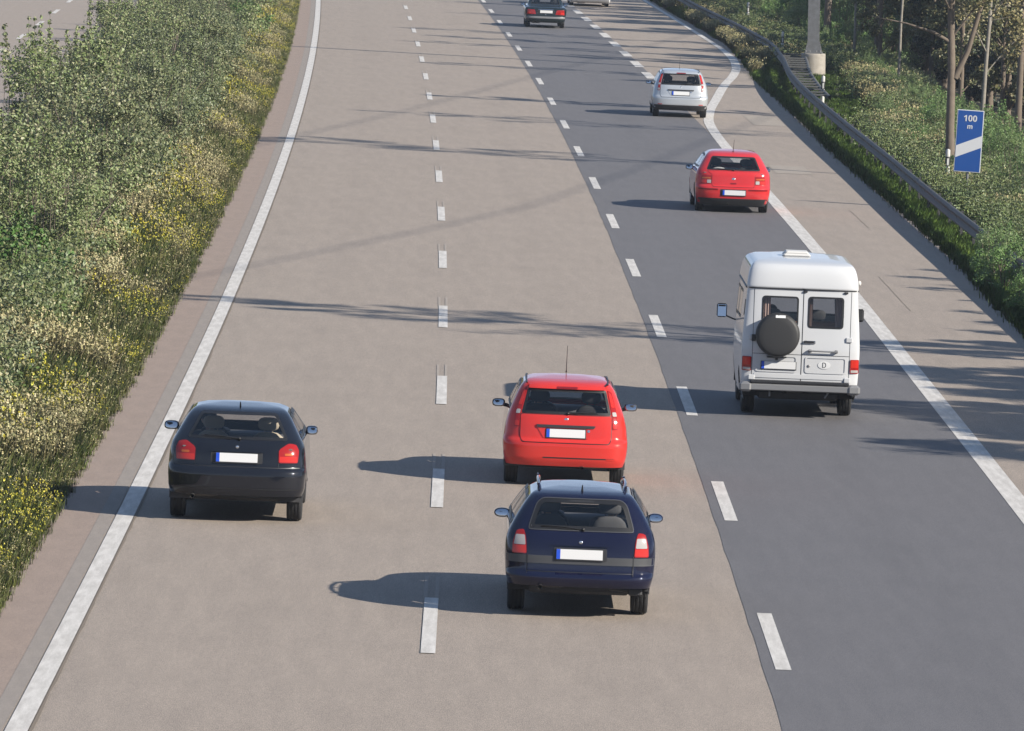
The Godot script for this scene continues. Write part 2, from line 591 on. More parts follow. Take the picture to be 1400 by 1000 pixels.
func build_roadside() -> void:
	# guard rail
	var rail := thing("guard_rail", "grey steel guard rail on posts between the hard shoulder and the shrubs", "guard rail", on_road(lut(RAIL, 150.0), 150.0, 0.0))
	var org := rail.position
	var pts := []
	var Z := 118.0
	while Z <= 460.0:
		pts.append(on_road(lut(RAIL, Z), Z, 0.54) - org)
		Z += 2.0
	for s in range(0, pts.size() - 1, 6):
		var seg := pts.slice(s, mini(s + 7, pts.size()))
		if seg.size() > 1: part(rail, "rail_beam", beam(seg, w_beam()), M.rail_steel)
	Z = 120.0
	while Z <= 458.0:
		var s := Shape.new()
		var p := on_road(lut(RAIL, Z) + 0.10, Z, 0.0) - org
		var t := Basis(Vector3.UP, -heading(Z))
		s.box(p + Vector3(0, 0.27, 0), Vector3(0.06, 0.80, 0.10), t)
		s.box(p + Vector3(-0.06, 0.54, 0), Vector3(0.12, 0.20, 0.05), t)
		part(rail, "rail_post", flat(s), M.post_steel)
		Z += 4.0
	# the double stretch in front of the mast: cross bars and a back beam
	var back := []
	Z = 246.0
	while Z <= 290.0:
		var wd := lut([[246, 0.45], [288, 0.80]], Z)
		back.append(on_road(lut(RAIL, Z) + wd, Z, 0.62) - org)
		Z += 2.0
	part(rail, "back_beam", beam(back, [Vector2(0, -0.10), Vector2(0.05, -0.08), Vector2(0.05, 0.05), Vector2(0, 0.07), Vector2(-0.05, 0.05), Vector2(-0.05, -0.08)]), M.rail_steel)
	for k in 18:
		Z = 247.0 + k * 2.45
		var wd := lut([[246, 0.45], [288, 0.80]], Z)
		var p := on_road(lut(RAIL, Z) + wd * 0.5, Z, 0.66) - org
		part(rail, "cross_bar", box_mesh(p, Vector3(wd, 0.055, 0.14), 0.008, Basis(Vector3.UP, -heading(Z))), M.rail_steel)
	# marker posts
	var spots := [[1022, 38, "white marker post with black band on the verge beyond the mast"], [1069, 84, "white marker post with black band at the end of the double rail"], [1124, 152, "white marker post with black band beside the cross bars of the rail"], [1294, 266, "white marker post with black band standing below the blue sign"]]
	for s in spots:
		var Zp: float = -ground_at(s[0], s[1]).z
		var g := at_depth(s[0], s[1], Zp)
		var o := thing("marker_post", s[2], "marker post", Vector3(g.x, terrain(g.x - cx(Zp), Zp), -Zp), -heading(Zp), "marker posts along the rail")
		var sh := Shape.new()
		sh.tube([Vector3(0, -0.05, 0), Vector3(0, 0.66, 0)], [0.062, 0.058], 10)
		part(o, "shaft", solid(sh), M.post_white)
		var bd := Shape.new()
		bd.tube([Vector3(0, 0.66, 0), Vector3(0, 0.90, 0.0)], [0.0595, 0.0575], 10)
		part(o, "black_band", solid(bd), M.post_black)
		var tp := Shape.new()
		tp.tube([Vector3(0, 0.90, 0), Vector3(0, 1.06, 0), Vector3(0, 1.08, -0.01)], [0.0575, 0.055, 0.02], 10)
		part(o, "top", solid(tp), M.post_white)
		part(o, "reflector", box_mesh(Vector3(0, 0.77, 0.060), Vector3(0.045, 0.17, 0.012), 0.003), M.reflector)
	# lighting mast on a concrete drum
	var zm := 286.0
	var mb := at_depth(1112, 98, zm)
	var mast := thing("mast", "tall grey steel mast bolted to a round concrete base behind the rail", "mast", Vector3(mb.x, terrain(mb.x - cx(zm), zm), -zm), -0.1)
	mast.rotation.z = deg_to_rad(1.2)
	var ctop: float = at_depth(1112, 73, zm).y - mast.position.y
	var s := Shape.new()
	s.lathe([Vector2(0.44, -0.3), Vector2(0.43, ctop - 0.03), Vector2(0.40, ctop), Vector2(0.0, ctop)], Vector3.ZERO, Vector3.UP, Vector3.RIGHT, 32)
	part(mast, "concrete_base", solid(s), M.concrete)
	s = Shape.new()
	s.box(Vector3(0, ctop + 0.02, 0), Vector3(0.62, 0.035, 0.62), Basis.IDENTITY, 0.005)
	part(mast, "foot_plate", flat(s), M.steel)
	s = Shape.new()
	# tapering I-section column
	for q in [[Vector3(-0.01, 0, 0.17), Vector3(0.40, 12.0, 0.025)], [Vector3(-0.01, 0, -0.17), Vector3(0.40, 12.0, 0.025)], [Vector3.ZERO, Vector3(0.03, 12.0, 0.31)]]:
		s.box(q[0] + Vector3(0, ctop + 6.04, 0), q[1])
	part(mast, "column", flat(s), M.steel)
	for sg in [-1.0, 1.0]:
		for zz in [0.17, -0.17]:
			var gs := Shape.new()
			var q := [Vector3(sg * 0.195, ctop + 0.04, zz), Vector3(sg * 0.30, ctop + 0.04, zz), Vector3(sg * 0.21, ctop + 0.42, zz), Vector3(sg * 0.195, ctop + 0.42, zz)]
			var t := Vector3(0, 0, 0.015)
			gs.quad(q[0] + t, q[1] + t, q[2] + t, q[3] + t)
			gs.quad(q[0] - t, q[3] - t, q[2] - t, q[1] - t)
			for i in 4: gs.quad(q[i] + t, q[i] - t, q[(i + 1) % 4] - t, q[(i + 1) % 4] + t)
			part(mast, "gusset", flat(gs), M.steel)
		for zz in [-0.26, 0.26]:
			for xx in [0.12, 0.26]:
				var b := Shape.new()
				b.tube([Vector3(sg * xx, ctop + 0.03, zz), Vector3(sg * xx, ctop + 0.11, zz)], [0.022, 0.022], 8)
				part(mast, "bolt", solid(b), M.bolt)
	# exit countdown sign
	var zs := 190.0
	var tl := at_depth(1309, 149, zs)
	var br := at_depth(1341, 237, zs)
	var mid := at_depth(1325, 193, zs)
	var sign_thing := thing("exit_sign", "blue exit countdown sign with white diagonal stripe and the text 100 m", "sign", Vector3(mid.x, terrain(mid.x - cx(zs), zs), -zs), deg_to_rad(-4.0))
	var hw := 0.315
	var hh := 0.735
	var pc := Vector3(0, mid.y - sign_thing.position.y, 0)
	var tilt := Basis(Vector3.BACK, deg_to_rad(-1.6))
	part(sign_thing, "board", box_mesh(pc, Vector3(hw * 2, hh * 2, 0.02), 0.004, tilt), M.sign_white)
	part(sign_thing, "blue_field", box_mesh(pc + tilt * Vector3(0, 0, 0.0105), Vector3(hw * 2 - 0.036, hh * 2 - 0.036, 0.006), 0.0, tilt), M.sign_blue)
	s = Shape.new()
	var e := hw - 0.018
	s.quad(pc + tilt * Vector3(-e, -0.40, 0.0165), pc + tilt * Vector3(-e, -0.12, 0.0165), pc + tilt * Vector3(e, 0.14, 0.0165), pc + tilt * Vector3(e, -0.14, 0.0165))
	part(sign_thing, "stripe", flat(s), M.sign_white)
	for w in [["100", 0.20, 0.535], ["m", 0.155, 0.345]]:
		var tm := TextMesh.new()
		var fn := SystemFont.new()
		fn.font_names = PackedStringArray(["Droid Sans"])
		fn.font_weight = 700
		tm.font = fn
		tm.text = w[0]
		tm.font_size = 64
		tm.pixel_size = w[1] / 64.0
		tm.depth = 0.004
		var o := part(sign_thing, "lettering", tm, M.sign_white)
		o.position = pc + tilt * Vector3(0.0, w[2], 0.017)
		o.basis = tilt
	for xx in [0.0]:
		s = Shape.new()
		s.tube([Vector3(xx, -0.1, -0.045), Vector3(xx, pc.y + 0.5, -0.045)], [0.03, 0.03], 10)
		part(sign_thing, "post", solid(s), M.steel)
	for yy in [-0.45, 0.45]:
		part(sign_thing, "clamp", box_mesh(pc + Vector3(0, yy, -0.02), Vector3(0.34, 0.05, 0.03), 0.004), M.steel)

# ================================================================= vehicles
# A car shell is a stack of plan outlines, one for each height. Origin: on the ground under the rear axle, tail towards +z.
class Shell:
	var ro := 0.7
	var length := 4.0
	var y0 := 0.2
	var y1 := 1.4
	var tab := []
	const N := 400
	func setup(rows: Array, rear: float, l: float) -> void:
		ro = rear
		length = l
		y0 = rows[0][0]
		y1 = rows[-1][0]
		for k in range(1, 6):
			var n := rows.size()
			var d := []
			var m := []
			for i in n - 1: d.append((rows[i + 1][k] - rows[i][k]) / (rows[i + 1][0] - rows[i][0]))
			for i in n:
				if i == 0: m.append(d[0])
				elif i == n - 1: m.append(d[n - 2])
				elif d[i - 1] * d[i] <= 0.0: m.append(0.0)
				else: m.append(2.0 * d[i - 1] * d[i] / (d[i - 1] + d[i]))
			var a := PackedFloat32Array()
			var seg := 0
			for i in N + 1:
				var y: float = lerpf(y0, y1, float(i) / N)
				while seg < n - 2 and y > rows[seg + 1][0]: seg += 1
				var h: float = rows[seg + 1][0] - rows[seg][0]
				var t: float = clampf((y - rows[seg][0]) / h, 0.0, 1.0)
				var t2 := t * t
				var t3 := t2 * t
				a.append((2 * t3 - 3 * t2 + 1) * rows[seg][k] + (t3 - 2 * t2 + t) * h * m[seg] + (-2 * t3 + 3 * t2) * rows[seg + 1][k] + (t3 - t2) * h * m[seg + 1])
			tab.append(a)
	func val(k: int, y: float) -> float:
		var f := clampf((y - y0) / (y1 - y0), 0.0, 1.0) * N
		var i := mini(int(f), N - 1)
		return lerpf(tab[k][i], tab[k][i + 1], f - i)
	func hw(y: float) -> float: return val(0, y)
	func rz(y: float) -> float: return ro - val(1, y)
	func fz(y: float) -> float: return ro - length + val(4, y)
	func plan(z: float) -> float:
		var q := clampf(((ro - length + 1.3) - z) / 1.3, 0.0, 1.0)
		return 1.0 - 0.07 * q * q
	func corner(t: float, n: float) -> float:
		return 1.0 - pow(maxf(1.0 - pow(minf(t, 1.0), n), 0.0), 1.0 / n)
	func cf(y: float) -> float: return minf(0.55, (rz(y) - val(2, y) - fz(y)) * 0.4)
	# a point on the shell: mode 0 the rear (x, y), 2 the front (x, y), 1 / -1 a side (z, y)
	func at(mode: int, a: float, y: float, off: float) -> Vector3:
		if mode == 0:
			return Vector3(a, y, rz(y) - val(2, y) * corner(absf(a) / hw(y), val(3, y)) + off)
		if mode == 2:
			return Vector3(a, y, fz(y) + cf(y) * corner(absf(a) / (hw(y) * plan(fz(y) + cf(y))), 2.6) - off)
		return Vector3(mode * (hw(y) * plan(a) + off), y, a)
	func outline(y: float, ns: int) -> Array:
		var o := []
		var h := hw(y)
		var n := val(3, y)
		var c := val(2, y)
		var r := rz(y)
		for i in 30: o.append(Vector3(h * 0.88 * i / 30.0, y, r - c * corner(0.88 * i / 30.0, n)))
		var d0 := corner(0.88, n)
		for i in 13:
			var d := lerpf(d0, 1.0, i / 12.0)
			o.append(Vector3(h * pow(maxf(1.0 - pow(1.0 - d, n), 0.0), 1.0 / n), y, r - c * d))
		var za := r - c
		var f := fz(y)
		var k := cf(y)
		for i in range(1, ns + 1):
			var z := lerpf(za, f + k, float(i) / ns)
			o.append(Vector3(h * plan(z), y, z))
		var hf := h * plan(f + k)
		for i in range(1, 13):
			var t := 1.0 - i / 12.0
			t = sqrt(t)
			o.append(Vector3(hf * t, y, f + k * corner(t, 2.6)))
		return o

func inside(p: Vector2, poly: PackedVector2Array) -> bool:
	return Geometry2D.is_point_in_polygon(p, poly)
func rounded(pts: Array, r: float, seg := 5) -> PackedVector2Array:
	var out := PackedVector2Array()
	var n := pts.size()
	for i in n:
		var p: Vector2 = pts[i]
		var a: Vector2 = (pts[(i + n - 1) % n] - p)
		var b: Vector2 = (pts[(i + 1) % n] - p)
		var k := minf(r, minf(a.length(), b.length()) * 0.45)
		var pa := p + a.normalized() * k
		var pb := p + b.normalized() * k
		for j in seg + 1:
			var t := float(j) / seg
			out.append(pa.lerp(p, t).lerp(p.lerp(pb, t), t))
	return out
func mirrored(pts: Array) -> Array:
	var o := []
	for p in pts: o.append(Vector2(-p.x, p.y))
	o.reverse()
	return o
func shrunk(poly: PackedVector2Array, d: float) -> PackedVector2Array:
	var r := Geometry2D.offset_polygon(poly, -d)
	return r[0] if r.size() > 0 else poly
# body skin with openings. holes: [mode, polygon]; arches: [z, radius_height, radius]
func skin(b: Shell, holes: Array, arches: Array, rear_bottom: float) -> ArrayMesh:
	var ys := []
	var y := b.y0
	while y < b.y1 - 0.085:
		ys.append(y)
		y += 0.02
	while y < b.y1 - 0.001:
		ys.append(y)
		y += 0.006
	ys.append(b.y1)
	var ns := 76
	var v := PackedVector3Array()
	var n := 0
	for yy in ys:
		var o := b.outline(yy, ns)
		n = o.size()
		for p in o: v.append(p)
	var half := v.size()
	for i in half: v.append(Vector3(-v[i].x, v[i].y, v[i].z))
	var cuts := []
	for h in holes: cuts.append([h[0], shrunk(h[1], 0.010)])
	var idx := PackedInt32Array()
	for i in ys.size() - 1:
		for j in n - 1:
			var p := i * n + j
			var m := (v[p] + v[p + n] + v[p + 1] + v[p + n + 1]) * 0.25
			var rear := j < 42
			var front := j >= 42 + ns
			if rear and m.y < rear_bottom and j < 38: continue
			var skip := false
			if not rear and not front:
				for a in arches:
					if Vector2(m.z - a[0], m.y - a[1]).length() < a[2]: skip = true
			if skip: continue
			var sl := false
			var sr := false
			for c in cuts:
				if c[0] == 0 and rear:
					if inside(Vector2(m.x, m.y), c[1]): sr = true
					if inside(Vector2(-m.x, m.y), c[1]): sl = true
				elif c[0] == 2 and front:
					if inside(Vector2(m.x, m.y), c[1]): sr = true; sl = true
				elif c[0] == 1 and not front and j > 36:
					if inside(Vector2(m.z, m.y), c[1]): sr = true; sl = true
			if not sr: idx.append_array([p, p + 1, p + n, p + 1, p + n + 1, p + n])
			if not sl:
				var q := p + half
				idx.append_array([q, q + n, q + 1, q + 1, q + n, q + n + 1])
	# roof cap
	var last := (ys.size() - 1) * n
	var c := v.size()
	v.append(Vector3(0, b.y1 + 0.004, (v[last].z + v[last + n - 1].z) * 0.5))
	for j in n - 1:
		idx.append_array([last + j, last + j + 1, c])
		idx.append_array([half + last + j, c, half + last + j + 1])
	return mesh_of(v, idx)
func spans(poly: PackedVector2Array, y: float) -> Vector2:
	var lo := 1e9
	var hi := -1e9
	var n := poly.size()
	for i in n:
		var a := poly[i]
		var b := poly[(i + 1) % n]
		if absf(a.y - b.y) < 1e-9: continue
		var t := (y - a.y) / (b.y - a.y)
		if t < 0.0 or t > 1.0: continue
		var x := lerpf(a.x, b.x, t)
		lo = minf(lo, x)
		hi = maxf(hi, x)
	return Vector2(lo, hi)
# a sheet that follows the shell inside a polygon, standing off by off, with an edge reaching down to off - thick
func sheet(b: Shell, mode: int, poly: PackedVector2Array, off: float, thick := 0.0, rows := 12, cols := 12) -> ArrayMesh:
	var lo := 1e9
	var hi := -1e9
	for p in poly:
		lo = minf(lo, p.y)
		hi = maxf(hi, p.y)
	var v := PackedVector3Array()
	var idx := PackedInt32Array()
	var e := (hi - lo) * 1e-4
	for i in rows + 1:
		# closer rows at the ends, where corners are round
		var y := lerpf(lo + e, hi - e, 0.5 - 0.5 * cos(PI * i / rows))
		var s := spans(poly, y)
		for j in cols + 1:
			v.append(b.at(mode, lerpf(s.x, s.y, float(j) / cols), y, off))
	var n := cols + 1
	for i in rows:
		for j in cols:
			var p := i * n + j
			if mode == 0 or mode == 1: idx.append_array([p, p + n, p + 1, p + 1, p + n, p + n + 1])
			else: idx.append_array([p, p + 1, p + n, p + 1, p + n + 1, p + n])
	if thick > 0.0:
		var rim := []
		for j in n: rim.append(j)
		for i in range(1, rows + 1): rim.append(i * n + cols)
		for j in range(cols - 1, -1, -1): rim.append(rows * n + j)
		for i in range(rows - 1, 0, -1): rim.append(i * n)
		var base := v.size()
		for r in rim: v.append(v[r])
		var dir := Vector3(0, 0, 1) if mode == 0 else (Vector3(0, 0, -1) if mode == 2 else Vector3(mode, 0, 0))
		for r in rim: v.append(v[r] - dir * thick)
		for i in rim.size():
			var k := (i + 1) % rim.size()
			var m := rim.size()
			idx.append_array([base + i, base + k, base + m + i, base + k, base + m + k, base + m + i])
	return mesh_of(v, idx)
# a band of given width inside a polygon's outline
func band(b: Shell, mode: int, poly: PackedVector2Array, width: float, off: float) -> ArrayMesh:
	var p := PackedVector2Array()
	for i in poly.size():
		var a := poly[i]
		var c := poly[(i + 1) % poly.size()]
		var k := maxi(1, int(a.distance_to(c) / 0.05))
		for j in k: p.append(a.lerp(c, float(j) / k))
	var area := 0.0
	for i in p.size(): area += p[i].cross(p[(i + 1) % p.size()])
	var sg := 1.0 if area > 0.0 else -1.0
	var v := PackedVector3Array()
	var idx := PackedInt32Array()
	var n := p.size()
	for i in n:
		var d := (p[(i + 1) % n] - p[(i + n - 1) % n]).normalized()
		var inn := Vector2(-d.y, d.x) * sg
		v.append(b.at(mode, p[i].x, p[i].y, off))
		var q := p[i] + inn * width
		v.append(b.at(mode, q.x, q.y, off))
	for i in n:
		var k := (i + 1) % n
		idx.append_array([i * 2, k * 2, i * 2 + 1, i * 2 + 1, k * 2, k * 2 + 1])
	return mesh_of(v, idx)
# a ribbon along a line drawn on the rear
func ribbon(b: Shell, pts: Array, width: float, off: float) -> ArrayMesh:
	var p := []
	for i in pts.size() - 1:
		var k := maxi(1, int(pts[i].distance_to(pts[i + 1]) / 0.04))
		for j in k: p.append(pts[i].lerp(pts[i + 1], float(j) / k))
	p.append(pts[-1])
	var v := PackedVector3Array()
	var idx := PackedInt32Array()
	for i in p.size():
		var d: Vector2 = (p[mini(i + 1, p.size() - 1)] - p[maxi(i - 1, 0)]).normalized()
		var nn := Vector2(-d.y, d.x) * width * 0.5
		v.append(b.at(0, p[i].x + nn.x, p[i].y + nn.y, off))
		v.append(b.at(0, p[i].x - nn.x, p[i].y - nn.y, off))
	for i in p.size() - 1:
		idx.append_array([i * 2, i * 2 + 1, i * 2 + 2, i * 2 + 1, i * 2 + 3, i * 2 + 2])
	return mesh_of(v, idx)
func rect(x0: float, y0: float, x1: float, y1: float) -> Array:
	return [Vector2(x0, y0), Vector2(x1, y0), Vector2(x1, y1), Vector2(x0, y1)]

func wheel_meshes(r: float, w: float) -> Array:
	var t := Shape.new()
	var h := w * 0.5
	t.lathe([Vector2(r * 0.64, -h * 0.9), Vector2(r * 0.80, -h), Vector2(r * 0.93, -h * 0.97), Vector2(r * 0.985, -h * 0.82), Vector2(r, -h * 0.6), Vector2(r, -h * 0.52), Vector2(r - 0.009, -h * 0.50), Vector2(r - 0.009, -h * 0.42), Vector2(r, -h * 0.40), Vector2(r, -h * 0.05), Vector2(r - 0.009, -h * 0.03), Vector2(r - 0.009, h * 0.03), Vector2(r, h * 0.05), Vector2(r, h * 0.40), Vector2(r - 0.009, h * 0.42), Vector2(r - 0.009, h * 0.50), Vector2(r, h * 0.52), Vector2(r, h * 0.6), Vector2(r * 0.985, h * 0.82), Vector2(r * 0.93, h * 0.97), Vector2(r * 0.80, h), Vector2(r * 0.64, h * 0.9)], Vector3.ZERO, Vector3.RIGHT, Vector3.UP, 40)
	var d := Shape.new()
	d.lathe([Vector2(r * 0.66, -h * 0.9), Vector2(r * 0.66, h * 0.92), Vector2(r * 0.60, h * 0.88), Vector2(r * 0.56, h * 0.60), Vector2(r * 0.25, h * 0.55), Vector2(r * 0.18, h * 0.72), Vector2(0.0, h * 0.74)], Vector3.ZERO, Vector3.RIGHT, Vector3.UP, 32)
	for k in 5:
		var an := TAU * k / 5.0
		var dir := Vector3(0, cos(an), sin(an))
		d.box(dir * r * 0.40 + Vector3(h * 0.66, 0, 0), Vector3(0.03, r * 0.42, 0.06), Basis(Vector3.RIGHT, an), 0.006)
	return [solid(t), solid(d)]
func add_wheel(o: Node3D, ms: Array, at: Vector3, flip: bool, rim_mat: Material) -> void:
	var w := Node3D.new()
	w.name = "wheel"
	o.add_child(w, true)
	w.position = at
	if flip: w.rotation.y = PI
	part(w, "tyre", ms[0], M.rubber)
	part(w, "rim", ms[1], rim_mat)
func add_mirror(o: Node3D, at: Vector3, r: Vector3, sg: float, shell: Material, e := 3.0) -> void:
	var s := Shape.new()
	s.blob(at, r, Basis.IDENTITY, e)
	s.tube([at + Vector3(-sg * r.x * 0.8, -r.y * 0.5, 0), at + Vector3(-sg * (r.x + 0.10), -r.y * 0.9, -0.02)], [0.025, 0.03], 8)
	var m := part(o, "wing_mirror", solid(s), shell)
	var g := Shape.new()
	g.blob(at + Vector3(0, 0, r.z * 0.90), Vector3(r.x * 0.84, r.y * 0.82, 0.007), Basis(Vector3.UP, sg * 0.06) * Basis(Vector3.RIGHT, -0.16), e)
	part(m, "mirror_glass", solid(g), M.mirror)
func add_plate(o: Node3D, b: Shell, x: float, y: float, off := 0.02, strip_blue := true) -> void:
	var p := b.at(0, x, y, off)
	var slope := atan2(b.rz(y - 0.05) - b.rz(y + 0.05), 0.10)
	var t := Basis(Vector3.RIGHT, -clampf(slope, -0.3, 0.3))
	var h := part(o, "plate_holder", box_mesh(p - t * Vector3(0, 0.006, 0.008), Vector3(0.545, 0.132, 0.014), 0.003, t), M.black_plastic)
	part(h, "number_plate", box_mesh(p + t * Vector3(0, 0, 0.002), Vector3(0.52, 0.112, 0.008), 0.002, t), M.plate)
	if strip_blue: part(h, "country_strip", box_mesh(p + t * Vector3(-0.238, 0, 0.0045), Vector3(0.043, 0.111, 0.006), 0.0, t), M.plate_blue)
func add_seat(o: Node3D, x: float, z: float, mat: Material, top := 0.98, head := true) -> void:
	var s := Shape.new()
	s.blob(Vector3(x, top - 0.32, z), Vector3(0.235, 0.36, 0.075), Basis(Vector3.RIGHT, 0.22), 3.2)
	s.blob(Vector3(x, top - 0.58, z - 0.26), Vector3(0.24, 0.08, 0.27), Basis.IDENTITY, 3.0)
	var m := part(o, "seat", solid(s), mat)
	if head:
		var h := Shape.new()
		h.blob(Vector3(x, top + 0.135, z + 0.085), Vector3(0.135, 0.085, 0.05), Basis(Vector3.RIGHT, 0.15), 3.0)
		for k in [-0.05, 0.05]: h.tube([Vector3(x + k, top - 0.02, z + 0.06), Vector3(x + k, top + 0.1, z + 0.085)], [0.008, 0.008], 6)
		part(m, "headrest", solid(h), mat)
# everything that hatchbacks, estates and saloons share
func car_base(called: String, label: String, category: String, spec: Dictionary, off: float, Z: float) -> Array:
	var b := Shell.new()
	b.setup(spec.rows, spec.ro, spec.length)
	var o := thing(called, label, category, on_road(off, Z, 0.009), -heading(Z) + spec.get("turn", 0.0), "vehicles driving away on the motorway")
	var rear_glass: Array = spec.rear_glass
	var holes := []
	for g in rear_glass: holes.append([0, g])
	for g in spec.side_glass: holes.append([1, g])
	if spec.has("front_glass"): holes.append([2, spec.front_glass])
	var r: float = spec.get("wheel", 0.305)
	var wb: float = spec.wb
	part(o, "body", skin(b, holes, [[0.0, r, r + 0.045], [-wb, r, r + 0.045]], spec.rear_bottom), spec.paint)
	for g in rear_glass:
		part(o, "rear_window", sheet(b, 0, g, -0.001, 0.0, 14, 16), M.glass)
		part(o, "window_seal", band(b, 0, g, spec.get("seal", 0.035), 0.004), M.seal)
	for sg in [1, -1]:
		for g in spec.side_glass:
			part(o, "side_window", sheet(b, sg, g, -0.001, 0.0, 10, 14), M.glass_light if spec.get("light_sides", true) else M.glass)
			part(o, "window_seal", band(b, sg, g, 0.045, 0.004), M.seal)
	if spec.has("front_glass"):
		part(o, "windscreen", sheet(b, 2, spec.front_glass, -0.001, 0.0, 12, 14), M.glass_light)
		part(o, "window_seal", band(b, 2, spec.front_glass, 0.04, 0.004), M.seal)
	# wheels, floor, axle, arches
	var ww: float = spec.get("tyre_w", 0.195)
	var ms := wheel_meshes(r, ww)
	var xw: float = b.hw(r + 0.1) - ww * 0.5 - spec.get("tuck", 0.02)
	for sg in [1.0, -1.0]:
		add_wheel(o, ms, Vector3(sg * xw, r - 0.004, 0), sg < 0, spec.get("rim", M.alloy))
		add_wheel(o, ms, Vector3(sg * xw * 0.99, r - 0.004, -wb), sg < 0, spec.get("rim", M.alloy))
	var s := Shape.new()
	var fl: float = spec.length
	s.box(Vector3(0, 0.31, spec.ro - fl * 0.5), Vector3((xw - ww * 0.5) * 2 - 0.06, 0.13, fl - 0.9), Basis.IDENTITY, 0.03)
	for zz in [0.0, -wb]:
		for sg in [1.0, -1.0]:
			# arch lining above each wheel
			var k := 10
			for i in k:
				var a0 := lerpf(-0.15, PI + 0.15, float(i) / k)
				var a1 := lerpf(-0.15, PI + 0.15, float(i + 1) / k)
				var ra := r + 0.05
				var xo: float = b.hw(r + 0.1) * b.plan(zz) - 0.012
				s.quad(Vector3(sg * xo, r + ra * sin(a0), zz + ra * cos(a0)), Vector3(sg * (xo - 0.30), r + ra * sin(a0), zz + ra * cos(a0)), Vector3(sg * (xo - 0.30), r + ra * sin(a1), zz + ra * cos(a1)), Vector3(sg * xo, r + ra * sin(a1), zz + ra * cos(a1)))
	s.tube([Vector3(-xw, r - 0.05, 0), Vector3(xw, r - 0.05, 0)], [0.035, 0.035], 8)
	part(o, "underbody", solid(s), M.trim)
	s = Shape.new()
	var ex: float = spec.get("exhaust_x", -0.35)
	s.blob(Vector3(ex, spec.rear_bottom + 0.03, spec.ro - 0.32), Vector3(0.24, 0.065, 0.14), Basis.IDENTITY, 2.6)
	s.tube([Vector3(ex - 0.12, spec.rear_bottom + 0.01, spec.ro - 0.25), Vector3(ex - 0.12, spec.rear_bottom - 0.01, spec.ro - 0.03)], [0.025, 0.027], 12, false)
	part(o, "exhaust", solid(s), M.exhaust)
	# cabin
	if spec.get("cabin", true):
		var top: float = spec.get("belt", 0.97)
		var fs: float = spec.get("front_seat_z", -1.0)
		var hwb: float = b.hw(0.8)
		add_seat(o, -0.35, fs, spec.get("seat_mat", M.trim), top + 0.03)
		add_seat(o, 0.35, fs, spec.get("seat_mat", M.trim), top + 0.03)
		s = Shape.new()
		s.blob(Vector3(0, top - 0.34, spec.get("bench_z", -0.1)), Vector3(hwb - 0.16, 0.31, 0.08), Basis(Vector3.RIGHT, 0.25), 4.0)
		part(o, "rear_bench", solid(s), spec.get("bench_mat", M.trim))
		s = Shape.new()
		var dz: float = spec.get("dash_z", -1.75)
		s.blob(Vector3(0, top - 0.14, dz), Vector3(hwb - 0.13, 0.13, 0.28), Basis.IDENTITY, 4.0)
		s.blob(Vector3(-0.35, top - 0.02, dz + 0.08), Vector3(0.19, 0.06, 0.12), Basis.IDENTITY, 3.0)
		part(o, "dashboard", solid(s), M.trim_grey)
		s = Shape.new()
		var c := Vector3(-0.35, top - 0.10, dz + 0.40)
		var tb := Basis(Vector3.RIGHT, -0.45)
		var pts := []
		var rad := []
		for i in 25:
			pts.append(c + tb * Vector3(cos(TAU * i / 24.0) * 0.185, sin(TAU * i / 24.0) * 0.185, 0))
			rad.append(0.015)
		s.tube(pts, rad, 6, false)
		s.box(c, Vector3(0.36, 0.05, 0.02), tb)
		part(o, "steering_wheel", solid(s), M.trim)
		if spec.has("shelf"):
			var sy: float = spec.shelf
			part(o, "parcel_shelf", box_mesh(Vector3(0, sy, (b.rz(sy) - 0.06 + spec.get("bench_z", -0.1)) * 0.5), Vector3(hwb * 2 - 0.34, 0.02, b.rz(sy) - 0.06 - spec.get("bench_z", -0.1)), 0.005), M.trim_grey)
		# inside lining of doors and tail up to the belt
		s = Shape.new()
		for sg in [1.0, -1.0]:
			s.quad(Vector3(sg * (hwb - 0.09), 0.32, 0.1), Vector3(sg * (hwb - 0.12), top - 0.03, 0.1), Vector3(sg * (hwb - 0.12), top - 0.03, dz), Vector3(sg * (hwb - 0.09), 0.32, dz))
		part(o, "door_lining", flat(s), M.trim)
	return [o, b]
func light_pair(o: Node3D, b: Shell, poly: Array, pieces: Array, r := 0.02) -> void:
	# poly for the left lamp; pieces: [polygon, material]
	for m in [false, true]:
		var p := mirrored(poly) if m else poly
		var base := part(o, "tail_light", sheet(b, 0, rounded(p, r), 0.010, 0.014), M.lens_red)
		for q in pieces:
			part(base, "lens", sheet(b, 0, rounded(mirrored(q[0]) if m else q[0], 0.012), 0.0135, 0.005), q[1])
func add_wiper(o: Node3D, b: Shell, root: Vector2, tip: Vector2) -> void:
	var s := Shape.new()
	var a := b.at(0, root.x, root.y, 0.012)
	var c := b.at(0, tip.x, tip.y, 0.018)
	s.tube([a - Vector3(0, 0, 0.02), a + Vector3(0, 0, 0.02)], [0.022, 0.018], 10)
	s.tube([a, a.lerp(c, 0.5) + Vector3(0, 0.008, 0.004), c], [0.013, 0.010, 0.007], 6)
	var bl := Basis.IDENTITY
	s.tube([b.at(0, lerpf(root.x, tip.x, 0.25), lerpf(root.y, tip.y, 0.25) - 0.012, 0.010), b.at(0, tip.x * 1.04, tip.y - 0.008, 0.010)], [0.009, 0.007], 6)
	part(o, "rear_wiper", solid(s), M.seal)
func badge(o: Node3D, b: Shell, x: float, y: float, r: float) -> void:
	var s := Shape.new()
	var p := b.at(0, x, y, 0.0)
	s.lathe([Vector2(r, -0.002), Vector2(r, 0.006), Vector2(r * 0.75, 0.009), Vector2(0, 0.009)], p, Vector3.BACK, Vector3.RIGHT, 16)
	part(o, "badge", solid(s), M.chrome)
